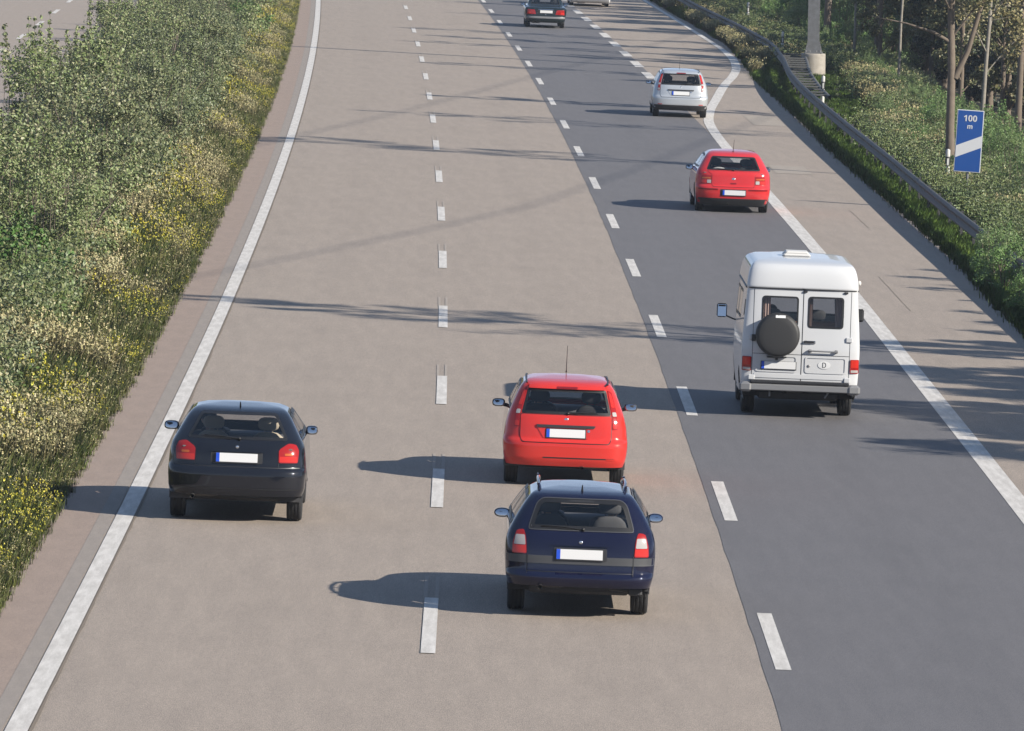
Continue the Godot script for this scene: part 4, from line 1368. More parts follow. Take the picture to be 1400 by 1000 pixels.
func red_hatch_b() -> void:
	var spec := {
		ro = 0.74, length = 4.15, wb = 2.51, wheel = 0.305, rear_bottom = 0.20, paint = M.red_paint_b, belt = 0.93, front_seat_z = -0.95, bench_z = -0.12, dash_z = -1.85, shelf = 0.90, exhaust_x = 0.0, turn = 0.012,
		rows = [[0.15, 0.77, 0.12, 0.45, 3.2, 0.15], [0.25, 0.815, 0.05, 0.45, 3.2, 0.05], [0.33, 0.84, 0.015, 0.45, 3.2, 0.0], [0.45, 0.86, 0.0, 0.45, 3.2, 0.0], [0.54, 0.866, 0.0, 0.45, 3.2, 0.0], [0.59, 0.867, 0.02, 0.45, 3.2, 0.02], [0.63, 0.866, 0.06, 0.45, 3.2, 0.05], [0.85, 0.853, 0.10, 0.43, 3.2, 0.15], [0.92, 0.835, 0.13, 0.42, 3.2, 0.45], [0.97, 0.81, 0.165, 0.40, 3.2, 1.0], [1.05, 0.765, 0.235, 0.38, 3.2, 1.2], [1.20, 0.68, 0.39, 0.36, 3.2, 1.6], [1.29, 0.62, 0.50, 0.33, 3.2, 1.88], [1.345, 0.565, 0.62, 0.30, 3.0, 2.1], [1.38, 0.48, 0.82, 0.25, 3.0, 2.3], [1.40, 0.24, 1.2, 0.2, 2.5, 2.5]],
		rear_glass = [rounded([Vector2(-0.625, 0.965), Vector2(0.625, 0.965), Vector2(0.495, 1.275), Vector2(-0.495, 1.275)], 0.05)],
		side_glass = side_set(-1.95, -0.72, 0.10, 0.98, 1.30, 0.60, 0.32),
		front_glass = rounded([Vector2(-0.60, 0.99), Vector2(0.60, 0.99), Vector2(0.46, 1.30), Vector2(-0.46, 1.30)], 0.05),
	}
	var r := car_base("hatchback_car", "red hatchback with square corner tail lamps ahead of the white camper van", "car", spec, 4.90 - cx(185.2), 185.2)
	var o: Node3D = r[0]
	var b: Shell = r[1]
	var lamp := [Vector2(-0.75, 0.655), Vector2(-0.505, 0.655), Vector2(-0.505, 0.845), Vector2(-0.70, 0.855), Vector2(-0.735, 0.80)]
	light_pair(o, b, lamp, [[rect(-0.735, 0.665, -0.615, 0.74), M.lens_red_bright], [rect(-0.605, 0.665, -0.515, 0.74), M.lens_clear], [rect(-0.725, 0.765, -0.52, 0.795), M.lens_orange]])
	part(o, "tailgate", sheet(b, 0, rounded([Vector2(-0.46, 0.592), Vector2(0.46, 0.592), Vector2(0.49, 0.64), Vector2(0.49, 0.86), Vector2(0.60, 0.945), Vector2(-0.60, 0.945), Vector2(-0.49, 0.86), Vector2(-0.49, 0.64)], 0.02), 0.008, 0.010, 24, 20), spec.paint)
	part(o, "gap_shade", band(b, 0, rounded([Vector2(-0.468, 0.583), Vector2(0.468, 0.583), Vector2(0.498, 0.635), Vector2(0.498, 0.857), Vector2(0.61, 0.951), Vector2(-0.61, 0.951), Vector2(-0.498, 0.857), Vector2(-0.498, 0.635)], 0.02), 0.012, 0.002), M.seal)  # gap around the tailgate: its shade put in as a dark band
	for sg in [-1.0, 1.0]:
		var q := rect(0.35, 0.515, 0.80, 0.548)
		part(o, "bumper_strip", sheet(b, 0, rounded(mirrored(q) if sg < 0 else q, 0.01), 0.008, 0.012, 6, 16), M.lens_dark)
	part(o, "bumper_skirt", sheet(b, 0, rounded(rect(-0.80, 0.155, 0.80, 0.325), 0.02), 0.010, 0.02, 8, 24), M.black_plastic)
	part(o, "plate_recess", sheet(b, 0, rounded(rect(-0.30, 0.385, 0.30, 0.535), 0.02), 0.002, 0.004), M.black_plastic)
	add_plate(o, b, 0.02, 0.46)
	part(o, "tailgate_handle", sheet(b, 0, rounded(rect(-0.07, 0.655, 0.07, 0.685), 0.01), 0.014, 0.012), M.lens_dark)
	badge(o, b, 0.0, 0.76, 0.045)
	add_wiper(o, b, Vector2(0.0, 0.975), Vector2(-0.40, 1.0))
	add_mirror(o, Vector3(-0.915, 0.92, -1.60), Vector3(0.09, 0.06, 0.06), -1.0, M.black_plastic)
	add_mirror(o, Vector3(0.895, 0.92, -1.60), Vector3(0.075, 0.06, 0.06), 1.0, M.black_plastic)
	var s := Shape.new()
	s.tube([Vector3(0, 1.37, 0.0), Vector3(0, 1.41, 0.03), Vector3(0, 1.66, 0.28)], [0.018, 0.007, 0.004], 6)
	part(o, "antenna", solid(s), M.black_plastic)
	s = Shape.new()
	s.blob(Vector3(-0.32, 0.96, 0.18), Vector3(0.16, 0.06, 0.10))
	part(o, "shelf_bag", solid(s), M.plate)
	driver("person", "driver in dark clothes seated in the red hatchback with square corner lamps", o, Vector3(-0.35, -0.03, -1.05), M.cloth_dark, 0.04)

func black_saloon() -> void:
	var spec := {
		ro = 1.10, length = 4.74, wb = 2.80, wheel = 0.315, rear_bottom = 0.22, paint = M.dark_green_paint, belt = 0.90, front_seat_z = -1.0, bench_z = -0.05, dash_z = -2.0, exhaust_x = -0.4,
		rows = [[0.18, 0.74, 0.12, 0.40, 3.6, 0.2], [0.28, 0.80, 0.03, 0.40, 3.6, 0.05], [0.36, 0.825, 0.0, 0.40, 3.6, 0.0], [0.465, 0.838, 0.0, 0.40, 3.6, 0.0], [0.50, 0.842, 0.04, 0.40, 3.6, 0.0], [0.58, 0.862, 0.05, 0.38, 3.6, 0.03], [0.72, 0.866, 0.06, 0.36, 3.6, 0.06], [0.79, 0.858, 0.08, 0.34, 3.6, 0.25], [0.84, 0.83, 0.13, 0.32, 3.6, 0.6], [0.87, 0.795, 0.26, 0.30, 3.4, 1.1], [0.90, 0.765, 0.70, 0.28, 3.2, 1.35], [0.93, 0.75, 0.88, 0.28, 3.2, 1.45], [1.10, 0.685, 1.15, 0.28, 3.2, 1.75], [1.25, 0.62, 1.40, 0.26, 3.2, 2.0], [1.34, 0.56, 1.58, 0.24, 3.0, 2.2], [1.38, 0.49, 1.75, 0.22, 3.0, 2.35], [1.41, 0.24, 2.1, 0.2, 2.5, 2.55]],
		rear_glass = [rounded([Vector2(-0.63, 0.955), Vector2(0.63, 0.955), Vector2(0.49, 1.31), Vector2(-0.49, 1.31)], 0.05)],
		side_glass = [rounded([Vector2(-2.0, 0.95), Vector2(-0.92, 0.95), Vector2(-0.92, 1.31), Vector2(-1.35, 1.31)], 0.05), rounded([Vector2(-0.85, 0.95), Vector2(-0.12, 0.95), Vector2(-0.36, 1.30), Vector2(-0.85, 1.31)], 0.05)],
		front_glass = rounded([Vector2(-0.58, 0.96), Vector2(0.58, 0.96), Vector2(0.46, 1.31), Vector2(-0.46, 1.31)], 0.05),
	}
	var r := car_base("saloon_car", "black saloon car with a boot driving far ahead in the dark lane", "car", spec, 0.79 - cx(335.2), 335.2)
	var o: Node3D = r[0]
	var b: Shell = r[1]
	var lamp := [Vector2(-0.79, 0.545), Vector2(-0.40, 0.56), Vector2(-0.46, 0.75), Vector2(-0.77, 0.76)]
	light_pair(o, b, lamp, [[[Vector2(-0.765, 0.575), Vector2(-0.62, 0.58), Vector2(-0.62, 0.655), Vector2(-0.76, 0.655)], M.lens_red_bright]])
	part(o, "bumper_band", sheet(b, 0, rounded(rect(-0.81, 0.395, 0.81, 0.475), 0.01), 0.01, 0.016, 6, 30), M.bumper_steel)
	part(o, "grip_strip", sheet(b, 0, rounded(rect(-0.32, 0.755, 0.32, 0.778), 0.008), 0.014, 0.014), M.chrome)
	part(o, "plate_recess", sheet(b, 0, rounded(rect(-0.36, 0.575, 0.36, 0.75), 0.02), 0.002, 0.004), M.black_plastic)
	add_plate(o, b, 0.02, 0.672, 0.02, false)
	part(o, "gap_shade", ribbon(b, [Vector2(-0.70, 0.505), Vector2(0.70, 0.505)], 0.012, 0.003), M.seal)  # shade of the gap under the boot lid, drawn as a dark strip
	badge(o, b, 0.0, 0.55, 0.025)
	add_mirror(o, Vector3(-0.90, 0.90, -1.75), Vector3(0.09, 0.06, 0.06), -1.0, M.black_plastic)
	add_mirror(o, Vector3(0.88, 0.90, -1.75), Vector3(0.07, 0.06, 0.06), 1.0, M.black_plastic)
	driver("person", "driver in dark clothes seated in the black saloon car", o, Vector3(-0.35, -0.06, -1.10), M.cloth_dark, 0.0)

func far_van() -> void:
	var spec := {
		ro = 1.0, length = 4.9, wb = 2.9, wheel = 0.33, rear_bottom = 0.16, paint = M.white_paint, belt = 1.2, cabin = false, tuck = 0.05, exhaust_x = -0.4,
		rows = [[0.14, 0.90, 0.08, 0.14, 4.0, 0.10], [0.25, 0.95, 0.0, 0.14, 4.0, 0.02], [0.45, 0.97, 0.0, 0.14, 4.0, 0.0], [0.50, 0.97, 0.05, 0.14, 4.0, 0.0], [1.0, 0.97, 0.06, 0.14, 4.0, 0.1], [1.2, 0.95, 0.07, 0.14, 4.0, 0.9], [1.6, 0.91, 0.10, 0.14, 4.0, 1.4], [1.95, 0.85, 0.14, 0.14, 4.0, 1.8], [2.02, 0.80, 0.20, 0.2, 3.4, 1.95], [2.07, 0.6, 0.4, 0.2, 3.0, 2.1], [2.10, 0.3, 0.8, 0.2, 2.5, 2.4]],
		rear_glass = [rounded(rect(-0.78, 1.25, -0.05, 1.80), 0.06), rounded(rect(0.05, 1.25, 0.78, 1.80), 0.06)],
		side_glass = [rounded(rect(-2.6, 1.25, -1.9, 1.75), 0.05)],
	}
	var p := ground_at(806, 9)
	var r := car_base("delivery_van", "light grey delivery van far ahead whose low rear bumper alone is seen", "van", spec, p.x - cx(-p.z), -p.z + 1.0)
	var o: Node3D = r[0]
	var b: Shell = r[1]
	for sg in [-1.0, 1.0]:
		var q := rect(0.80, 0.70, 0.94, 1.15)
		part(o, "tail_light", sheet(b, 0, rounded(mirrored(q) if sg < 0 else q, 0.02), 0.012, 0.014), M.lens_red)
	part(o, "door_seam", ribbon(b, [Vector2(0, 0.5), Vector2(0, 1.95)], 0.012, 0.002), M.seal)
	add_plate(o, b, 0.0, 0.62, 0.02)
	part(o, "bumper", sheet(b, 0, rounded(rect(-0.90, 0.17, 0.90, 0.46), 0.03), 0.03, 0.04, 8, 24), M.bumper_steel)
	add_mirror(o, Vector3(-1.08, 1.25, -2.2), Vector3(0.09, 0.14, 0.06), -1.0, M.black_plastic)
	add_mirror(o, Vector3(1.08, 1.25, -2.2), Vector3(0.09, 0.14, 0.06), 1.0, M.black_plastic)

# ================================================================= people: one seated figure as a single skin
var figure: Array = []
func smin(a: float, b: float, k: float) -> float:
	var h := maxf(k - absf(a - b), 0.0) / k
	return minf(a, b) - h * h * k * 0.25
func net(bones: Array, lo: Vector3, hi: Vector3, cell: float, blend: float, flat_z := 1.0) -> ArrayMesh:
	var nx := int((hi.x - lo.x) / cell) + 1
	var ny := int((hi.y - lo.y) / cell) + 1
	var nz := int((hi.z - lo.z) / cell) + 1
	var f := PackedFloat32Array()
	f.resize(nx * ny * nz)
	var i := 0
	for z in nz:
		for y in ny:
			for x in nx:
				var p := lo + Vector3(x, y, z) * cell
				var d := 1e3
				for b in bones:
					var a: Vector3 = b[0]
					var ab: Vector3 = b[1]
					var t := clampf((p - a).dot(ab) * float(b[4]), 0.0, 1.0)
					var e: float = p.distance_to(a + ab * t) - lerpf(b[2], b[3], t)
					if e < d + blend: d = smin(d, e, blend)
				f[i] = d
				i += 1
	var v := PackedVector3Array()
	var idx := PackedInt32Array()
	var at := {}
	var sx := 1
	var sy := nx
	var sz := nx * ny
	for z in nz - 1:
		for y in ny - 1:
			for x in nx - 1:
				var o := x + y * sy + z * sz
				var neg := 0
				var c := Vector3.ZERO
				var n := 0
				for k in 8:
					if f[o + (k & 1) + ((k >> 1) & 1) * sy + ((k >> 2) & 1) * sz] < 0.0: neg += 1
				if neg == 0 or neg == 8: continue
				for e in [[0, 1], [2, 3], [4, 5], [6, 7], [0, 2], [1, 3], [4, 6], [5, 7], [0, 4], [1, 5], [2, 6], [3, 7]]:
					var fa := f[o + (e[0] & 1) + ((e[0] >> 1) & 1) * sy + ((e[0] >> 2) & 1) * sz]
					var fb := f[o + (e[1] & 1) + ((e[1] >> 1) & 1) * sy + ((e[1] >> 2) & 1) * sz]
					if (fa < 0.0) == (fb < 0.0): continue
					var t := fa / (fa - fb)
					c += Vector3(e[0] & 1, (e[0] >> 1) & 1, (e[0] >> 2) & 1).lerp(Vector3(e[1] & 1, (e[1] >> 1) & 1, (e[1] >> 2) & 1), t)
					n += 1
				at[o] = v.size()
				v.append(lo + (Vector3(x, y, z) + c / n) * cell)
	for o in at:
		for ax in 3:
			var s1: int = [sx, sy, sz][ax]
			var s2: int = [sy, sz, sx][ax]
			var s3: int = [sz, sx, sy][ax]
			if not (at.has(o - s2) and at.has(o - s3) and at.has(o - s2 - s3)): continue
			var a := f[o] < 0.0
			if a == (f[o + s1] < 0.0): continue
			var q := [at[o], at[o - s2], at[o - s2 - s3], at[o - s3]]
			if a: idx.append_array([q[0], q[1], q[2], q[0], q[2], q[3]])
			else: idx.append_array([q[0], q[2], q[1], q[0], q[3], q[2]])
	return mesh_of(v, idx)
func bone(a: Vector3, b: Vector3, r0: float, r1: float) -> Array:
	var d := b - a
	return [a, d, r0, r1, 1.0 / maxf(d.length_squared(), 1e-9)]
func make_figure() -> void:
	for hands in [true, false]:
		var bones := [
			bone(Vector3(-0.07, 0.50, 0.0), Vector3(-0.08, 0.84, 0.06), 0.125, 0.115), bone(Vector3(0.07, 0.50, 0.0), Vector3(0.08, 0.84, 0.06), 0.125, 0.115),
			bone(Vector3(-0.15, 0.93, 0.06), Vector3(0.15, 0.93, 0.06), 0.075, 0.075)]
		for s in [-1.0, 1.0]:
			var hand := Vector3(s * 0.16, 0.90, -0.44) if hands else Vector3(s * 0.10, 0.62, -0.36)
			bones.append(bone(Vector3(s * 0.19, 0.92, 0.05), Vector3(s * 0.26, 0.70, -0.10), 0.062, 0.048))
			bones.append(bone(Vector3(s * 0.26, 0.70, -0.10), hand, 0.046, 0.033))
			bones.append(bone(Vector3(s * 0.09, 0.50, -0.02), Vector3(s * 0.13, 0.54, -0.46), 0.095, 0.066))
			bones.append(bone(Vector3(s * 0.13, 0.54, -0.46), Vector3(s * 0.13, 0.37, -0.62), 0.064, 0.05))
			# palm, four fingers and a thumb
			bones.append(bone(hand, hand + Vector3(0, 0.02, -0.06), 0.034, 0.036))
			for k in 4: bones.append(bone(hand + Vector3((k - 1.5) * 0.018, 0.03, -0.08), hand + Vector3((k - 1.5) * 0.02, 0.0, -0.13), 0.010, 0.009))
			bones.append(bone(hand + Vector3(-s * 0.03, 0.02, -0.04), hand + Vector3(-s * 0.055, 0.03, -0.09), 0.011, 0.009))
		var body := net(bones, Vector3(-0.40, 0.28, -0.72), Vector3(0.40, 1.05, 0.24), 0.02, 0.05)
		var head := net([
			bone(Vector3(0, 0.98, 0.055), Vector3(0, 1.08, 0.04), 0.056, 0.052), bone(Vector3(0, 1.165, 0.035), Vector3(0, 1.175, 0.01), 0.092, 0.088), bone(Vector3(0, 1.10, -0.03), Vector3(0, 1.085, -0.05), 0.055, 0.04),
			bone(Vector3(0, 1.15, -0.085), Vector3(0, 1.125, -0.10), 0.012, 0.016), bone(Vector3(-0.088, 1.15, 0.02), Vector3(-0.092, 1.12, 0.015), 0.018, 0.012), bone(Vector3(0.088, 1.15, 0.02), Vector3(0.092, 1.12, 0.015), 0.018, 0.012)], Vector3(-0.13, 0.96, -0.14), Vector3(0.13, 1.30, 0.16), 0.012, 0.03)
		var hair := net([bone(Vector3(0, 1.185, 0.045), Vector3(0, 1.20, 0.02), 0.099, 0.09), bone(Vector3(0, 1.12, 0.085), Vector3(0, 1.18, 0.07), 0.06, 0.07)], Vector3(-0.13, 1.02, -0.10), Vector3(0.13, 1.33, 0.18), 0.014, 0.03)
		figure.append([body, head, hair])
func driver(called: String, label: String, car: Node3D, at: Vector3, cloth: Material, lean: float, hands := true) -> void:
	if figure.is_empty(): make_figure()
	var f: Array = figure[0 if hands else 1]
	var o := thing(called, label, "person", car.transform * at, car.rotation.y, "people seated in the vehicles")
	o.rotation.z = lean
	var body := part(o, "body", f[0], cloth)
	part(o, "head", f[1], M.skin)
	part(o, "hair", f[2], M.hair)

# ================================================================= plants
func leaves(v: PackedVector3Array, n: PackedVector3Array, c: PackedColorArray, idx: PackedInt32Array, r: RandomNumberGenerator, centre: Vector3, rad: Vector3, count: int, ln: float, wd: float, pal: Array, shell := 0.45, up := 0.35) -> void:
	# each leaf takes one of the kind's leaf colours by chance
	for i in count:
		var d := Vector3(r.randfn(), r.randfn(), r.randfn()).normalized()
		var p := centre + d * rad * pow(r.randf(), shell)
		var nn := (Vector3(r.randf() - 0.5, r.randf() - 0.5, r.randf() - 0.5) * 1.6 + d * 0.5 + Vector3(0, up, 0)).normalized()
		var t := nn.cross(Vector3(r.randf() - 0.5, r.randf() - 0.5, r.randf() - 0.5)).normalized()
		var b := nn.cross(t)
		var k := r.randf_range(0.65, 1.3)
		var l := ln * k * 0.5
		var w := wd * k * 0.5
		var base := v.size()
		v.append(p - t * l); v.append(p + b * w - t * l * 0.1 + nn * w * 0.2); v.append(p + t * l); v.append(p - b * w - t * l * 0.1 + nn * w * 0.2)
		var col: Color = pal[r.randi() % pal.size()]
		for q in 4:
			n.append(nn)
			c.append(col)
		idx.append(base); idx.append(base + 1); idx.append(base + 2)
		idx.append(base); idx.append(base + 2); idx.append(base + 3)
func foliage(sd: int, clumps: Array, ln: float, wd: float, pal: Array, shell := 0.45) -> ArrayMesh:
	var r := RandomNumberGenerator.new()
	r.seed = sd
	var v := PackedVector3Array()
	var n := PackedVector3Array()
	var c := PackedColorArray()
	var idx := PackedInt32Array()
	for k in clumps:
		var pl: Array = k[3] if k.size() > 3 else pal
		leaves(v, n, c, idx, r, k[0], k[1], k[2], ln, wd, pl, shell)
	return mesh_of(v, idx, PackedVector2Array(), c, n)
# a shrub: many leaf clumps on branching stems, loose shoots on top
func make_shrub(sd: int, w: float, h: float, count: int, ln: float, wd: float, pal: Array, label: String, group: String, shoots := 8, called := "shrub") -> Node3D:
	var r := RandomNumberGenerator.new()
	r.seed = sd
	var clumps := []
	var stems := Shape.new()
	var nc := 26
	for i in nc:
		var an := r.randf() * TAU
		var q := sqrt(r.randf())
		var y := r.randf_range(0.12, 0.86) * h
		var wide := w * (1.0 - 0.55 * pow(y / h, 2.0)) * (0.75 + 0.25 * minf(1.0, y / (0.3 * h)))
		var p := Vector3(cos(an) * q * wide, y, sin(an) * q * wide)
		var s := r.randf_range(0.16, 0.30) * h * 0.62
		clumps.append([p, Vector3(s, s * 0.8, s), int(count / float(nc))])
		if i % 2 == 0:
			var root := Vector3(p.x * 0.15, -0.05, p.z * 0.15)
			stems.tube([root, root.lerp(p, 0.5) + Vector3(0, 0.08 * h, 0), p], [0.025, 0.016, 0.006], 5)
	for i in shoots:
		var an := r.randf() * TAU
		var q := sqrt(r.randf()) * w * 0.7
		var p := Vector3(cos(an) * q, h * 0.70, sin(an) * q)
		var tip := p + Vector3(r.randf_range(-0.2, 0.2), h * r.randf_range(0.22, 0.42), r.randf_range(-0.2, 0.2))
		for k in 7: clumps.append([p.lerp(tip, k / 6.0), Vector3(0.10, 0.09, 0.10) * (1.2 - k * 0.12), 16])
		stems.tube([p - Vector3(0, 0.3 * h, 0), p, tip], [0.007, 0.006, 0.003], 4)
	var o := thing(called, label, "shrub", Vector3.ZERO, 0.0, group)
	part(o, "stems", solid(stems), M.bark)
	part(o, "foliage", foliage(sd + 1, clumps, ln, wd, pal), M.leaf)
	return o
func place_row(proto: Array, spots: Array) -> void:
	# spots: [off, Z, turn, size]; the first use of a kind moves the original
	var used := {}
	for i in spots.size():
		var s: Array = spots[i]
		var k: int = s[4] if s.size() > 4 else i % proto.size()
		var p: Node3D = proto[k]
		var at := on_road(s[0], s[1], 0.0)
		at.y = terrain(s[0], s[1])
		var sz: float = s[3]
		var scl := Vector3(sz, sz * rng.randf_range(0.9, 1.12), sz)
		if used.has(k):
			copy_of(p, at, s[2], scl)
		else:
			used[k] = true
			p.position = at
			p.rotation.y = s[2]
			p.scale = scl
# a tree: trunk path, limbs, leaf clumps at the limb ends
func make_tree(called: String, label: String, group: String, at: Vector3, sd: int, h: float, rad: float, first: float, spread: float, nl: int, leaf_n: int, ln: float, pal: Array, bark: Material, lean := Vector3.ZERO, extra := []) -> Node3D:
	var r := RandomNumberGenerator.new()
	r.seed = sd
	var o := thing(called, label, "tree", at, 0.0, group)
	var t := Shape.new()
	var pts := []
	var rr := []
	for i in 9:
		var k := i / 8.0
		pts.append(Vector3(0, -0.2, 0).lerp(Vector3(0, h * 0.93, 0) + lean * h, k) + Vector3(r.randf_range(-1, 1), 0, r.randf_range(-1, 1)) * 0.05 * h * 0.2 * k)
		rr.append(rad * (1.25 if i == 0 else 1.0) * pow(1.0 - 0.9 * k, 0.75))
	t.tube(pts, rr, 10)
	var clumps := []
	for e in extra:
		t.tube(e[0], e[1], 7)
	for i in nl:
		var y := lerpf(first, 0.93, pow(float(i) / nl, 0.9))
		var fi := y / 0.93 * 8.0
		var root: Vector3 = pts[mini(int(fi), 7)].lerp(pts[mini(int(fi), 7) + 1], fi - int(fi))
		var an := i * 2.4 + r.randf_range(-0.5, 0.5)
		var l := spread * (1.0 - 0.6 * absf(y - 0.55) / 0.5) * r.randf_range(0.7, 1.15)
		var d := Vector3(cos(an), r.randf_range(0.35, 0.8), sin(an)).normalized()
		var e1 := root + d * l * 0.5 + Vector3(0, 0.03 * h, 0)
		var e2 := root + d * l + Vector3(0, 0.05 * h, 0)
		var br := rad * 0.35 * (1.0 - 0.6 * y)
		t.tube([root, e1, e2], [br, br * 0.6, br * 0.15], 5)
		var side := d.cross(Vector3.UP).normalized()
		for q in 4:
			var s0 := root.lerp(e2, r.randf_range(0.35, 0.9))
			var s1 := s0 + (d * 0.6 + side * r.randf_range(-1, 1) + Vector3(0, r.randf_range(-0.1, 0.6), 0)).normalized() * l * 0.45
			t.tube([s0, s1], [br * 0.35, br * 0.08], 4)
			clumps.append([s1, Vector3(1, 0.8, 1) * l * 0.26, leaf_n])
		clumps.append([e2, Vector3(1, 0.8, 1) * l * 0.30, leaf_n])
		clumps.append([e1, Vector3(1, 0.7, 1) * l * 0.26, leaf_n])
	part(o, "trunk", solid(t), bark)
	if leaf_n > 0: part(o, "crown", foliage(sd + 5, clumps, ln, ln * 0.6, pal, 0.6), M.leaf)
	return o
func blades(sd: int, n: int, h: float, w: float, spread: float, pal: Array, heads := []) -> ArrayMesh:
	var r := RandomNumberGenerator.new()
	r.seed = sd
	var v := PackedVector3Array()
	var nn := PackedVector3Array()
	var c := PackedColorArray()
	var idx := PackedInt32Array()
	for i in n:
		var p := Vector3(r.randfn() * spread, -0.02, r.randfn() * spread)
		var an := r.randf() * TAU
		var d := Vector3(cos(an), 0, sin(an))
		var s := Vector3(-d.z, 0, d.x) * w * r.randf_range(0.7, 1.3)
		var hh := h * r.randf_range(0.55, 1.15)
		var bend := r.randf_range(0.1, 0.55) * hh
		var m := p + Vector3(0, hh * 0.6, 0) + d * bend * 0.3
		var t := p + Vector3(0, hh, 0) + d * bend
		var col: Color = pal[r.randi() % pal.size()]
		var b := v.size()
		v.append_array([p - s, p + s, m + s * 0.7, m - s * 0.7, t])
		for q in 5:
			nn.append((d * 0.8 + Vector3(0, 0.5, 0)).normalized())
			c.append(col)
		idx.append_array([b, b + 2, b + 1, b, b + 3, b + 2, b + 3, b + 4, b + 2])
		if heads.size() > 0 and i % 3 == 0:
			leaves(v, nn, c, idx, r, t, Vector3(0.025, 0.03, 0.025), 3, 0.035, 0.03, heads)
	return mesh_of(v, idx, PackedVector2Array(), c, nn)
func scatter(called: String, label: String, category: String, mesh: Mesh, mat: Material, spots: Array) -> void:
	var mm := MultiMesh.new()
	mm.transform_format = MultiMesh.TRANSFORM_3D
	mm.use_colors = true
	mm.mesh = mesh
	mm.instance_count = spots.size()
	for i in spots.size():
		var s: Array = spots[i]
		var b := Basis(Vector3.UP, rng.randf() * TAU).scaled(Vector3(s[2], s[2] * rng.randf_range(0.8, 1.25), s[2]))
		var p := on_road(s[0], s[1], 0.0)
		p.y = terrain(s[0], s[1])
		mm.set_instance_transform(i, Transform3D(b, p))
		var g := rng.randf_range(0.8, 1.2)
		mm.set_instance_color(i, Color(g * rng.randf_range(0.92, 1.08), g, g * rng.randf_range(0.9, 1.1)))
	var o := MultiMeshInstance3D.new()
	o.name = numbered(called)
	o.multimesh = mm
	o.material_override = mat
	add_child(o)
	tag(o, label, category, "", "stuff")
func build_plants() -> void:
	var olive := [Color(0.13, 0.15, 0.06), Color(0.175, 0.185, 0.09), Color(0.10, 0.125, 0.048), Color(0.23, 0.225, 0.12), Color(0.075, 0.10, 0.04)]
	var green := [Color(0.06, 0.13, 0.025), Color(0.08, 0.16, 0.03), Color(0.05, 0.10, 0.025)]
	var willow := [Color(0.12, 0.19, 0.06), Color(0.155, 0.225, 0.075), Color(0.09, 0.155, 0.045), Color(0.19, 0.235, 0.10)]
	var dark := [Color(0.025, 0.042, 0.026), Color(0.032, 0.05, 0.028), Color(0.02, 0.037, 0.025)]
	var autumn := [Color(0.15, 0.13, 0.06), Color(0.12, 0.12, 0.05), Color(0.20, 0.17, 0.08), Color(0.09, 0.10, 0.04), Color(0.26, 0.22, 0.10)]
	# ---- median: shrubs
	var gm := "shrubs on the median"
	var ms := [
		make_shrub(101, 1.7, 2.5, 10500, 0.062, 0.040, olive, "dense olive green shrub on the median", gm),
		make_shrub(111, 1.6, 2.3, 10500, 0.055, 0.034, [olive[2], olive[4], Color(0.11, 0.13, 0.07), olive[0]], "dark grey green shrub on the median", gm, 5),
		make_shrub(121, 1.8, 2.7, 10500, 0.062, 0.042, [Color(0.16, 0.20, 0.075), Color(0.20, 0.24, 0.10), Color(0.12, 0.16, 0.05), olive[3]], "tall pale leaved shrub with loose shoots on the median", gm, 16),
		make_shrub(131, 1.0, 1.5, 4500, 0.070, 0.045, [green[0], green[1], olive[0]], "low bright green shrub on the median", gm, 6)]
	var spots := []
	var Z := 148.0
	while Z < 420.0:
		for row in [-9.0, -7.55]:
			spots.append([row + rng.randf_range(-0.5, 0.4), Z + rng.randf_range(-2, 2), rng.randf() * TAU, rng.randf_range(0.72, 1.12) * (1.12 if Z > 160.0 and Z < 235.0 and row < -8.0 else 1.0), rng.randi() % 3])
		Z += 6.5
	for s in [[-8.6, 158.0], [-9.0, 170.0], [-8.3, 183.0], [-7.6, 140.0], [-8.6, 196.0], [-6.6, 300.0], [-9.2, 226.0]]:
		spots.append([s[0], s[1], rng.randf() * TAU, rng.randf_range(0.9, 1.3), 3])
	place_row(ms, spots)
	# ---- right side: bushes behind the rail
	var gr := "bushes behind the guard rail"
	var rs := [
		make_shrub(201, 1.1, 2.0, 6500, 0.065, 0.024, willow, "pale green willow bush behind the guard rail", gr, 14, "bush"),
		make_shrub(211, 1.2, 1.8, 6000, 0.062, 0.036, [Color(0.10, 0.19, 0.04), Color(0.13, 0.22, 0.055), willow[2], willow[0]], "mid green leafy bush behind the guard rail", gr, 8, "bush"),
		make_shrub(221, 1.3, 1.7, 5500, 0.075, 0.05, [dark[0], green[2], green[0], dark[1]], "dark green bush behind the guard rail", gr, 4, "bush")]
	spots = []
	Z = 150.0
	while Z < 400.0:
		var e := lut(RAIL, Z)
		spots.append([e + rng.randf_range(1.5, 2.2), Z, rng.randf() * TAU, rng.randf_range(0.30, 0.42), [0, 0, 1, 2][rng.randi() % 4]])
		for kk in 2: spots.append([e + rng.randf_range(2.7, 4.0), Z + 1.0 + 2.5 * kk, rng.randf() * TAU, rng.randf_range(0.45, 0.82) * (0.62 if Z > 238.0 and Z < 305.0 else 1.0), [0, 1, 1][rng.randi() % 3]])
		if Z > 318.0: spots.append([e + rng.randf_range(4.2, 6.0), Z + 1.0, rng.randf() * TAU, rng.randf_range(1.0, 1.3), rng.randi() % 3])
		Z += 5.5
	var keep := []
	for s in spots:
		# leave the mast, the sign and the double rail free
		if s[1] > 243.0 and s[1] < 296.0 and s[0] < lut(RAIL, s[1]) + 2.3: continue
		if s[1] > 176.0 and s[1] < 200.0 and s[0] < lut(RAIL, s[1]) + 2.2: continue
		keep.append(s)
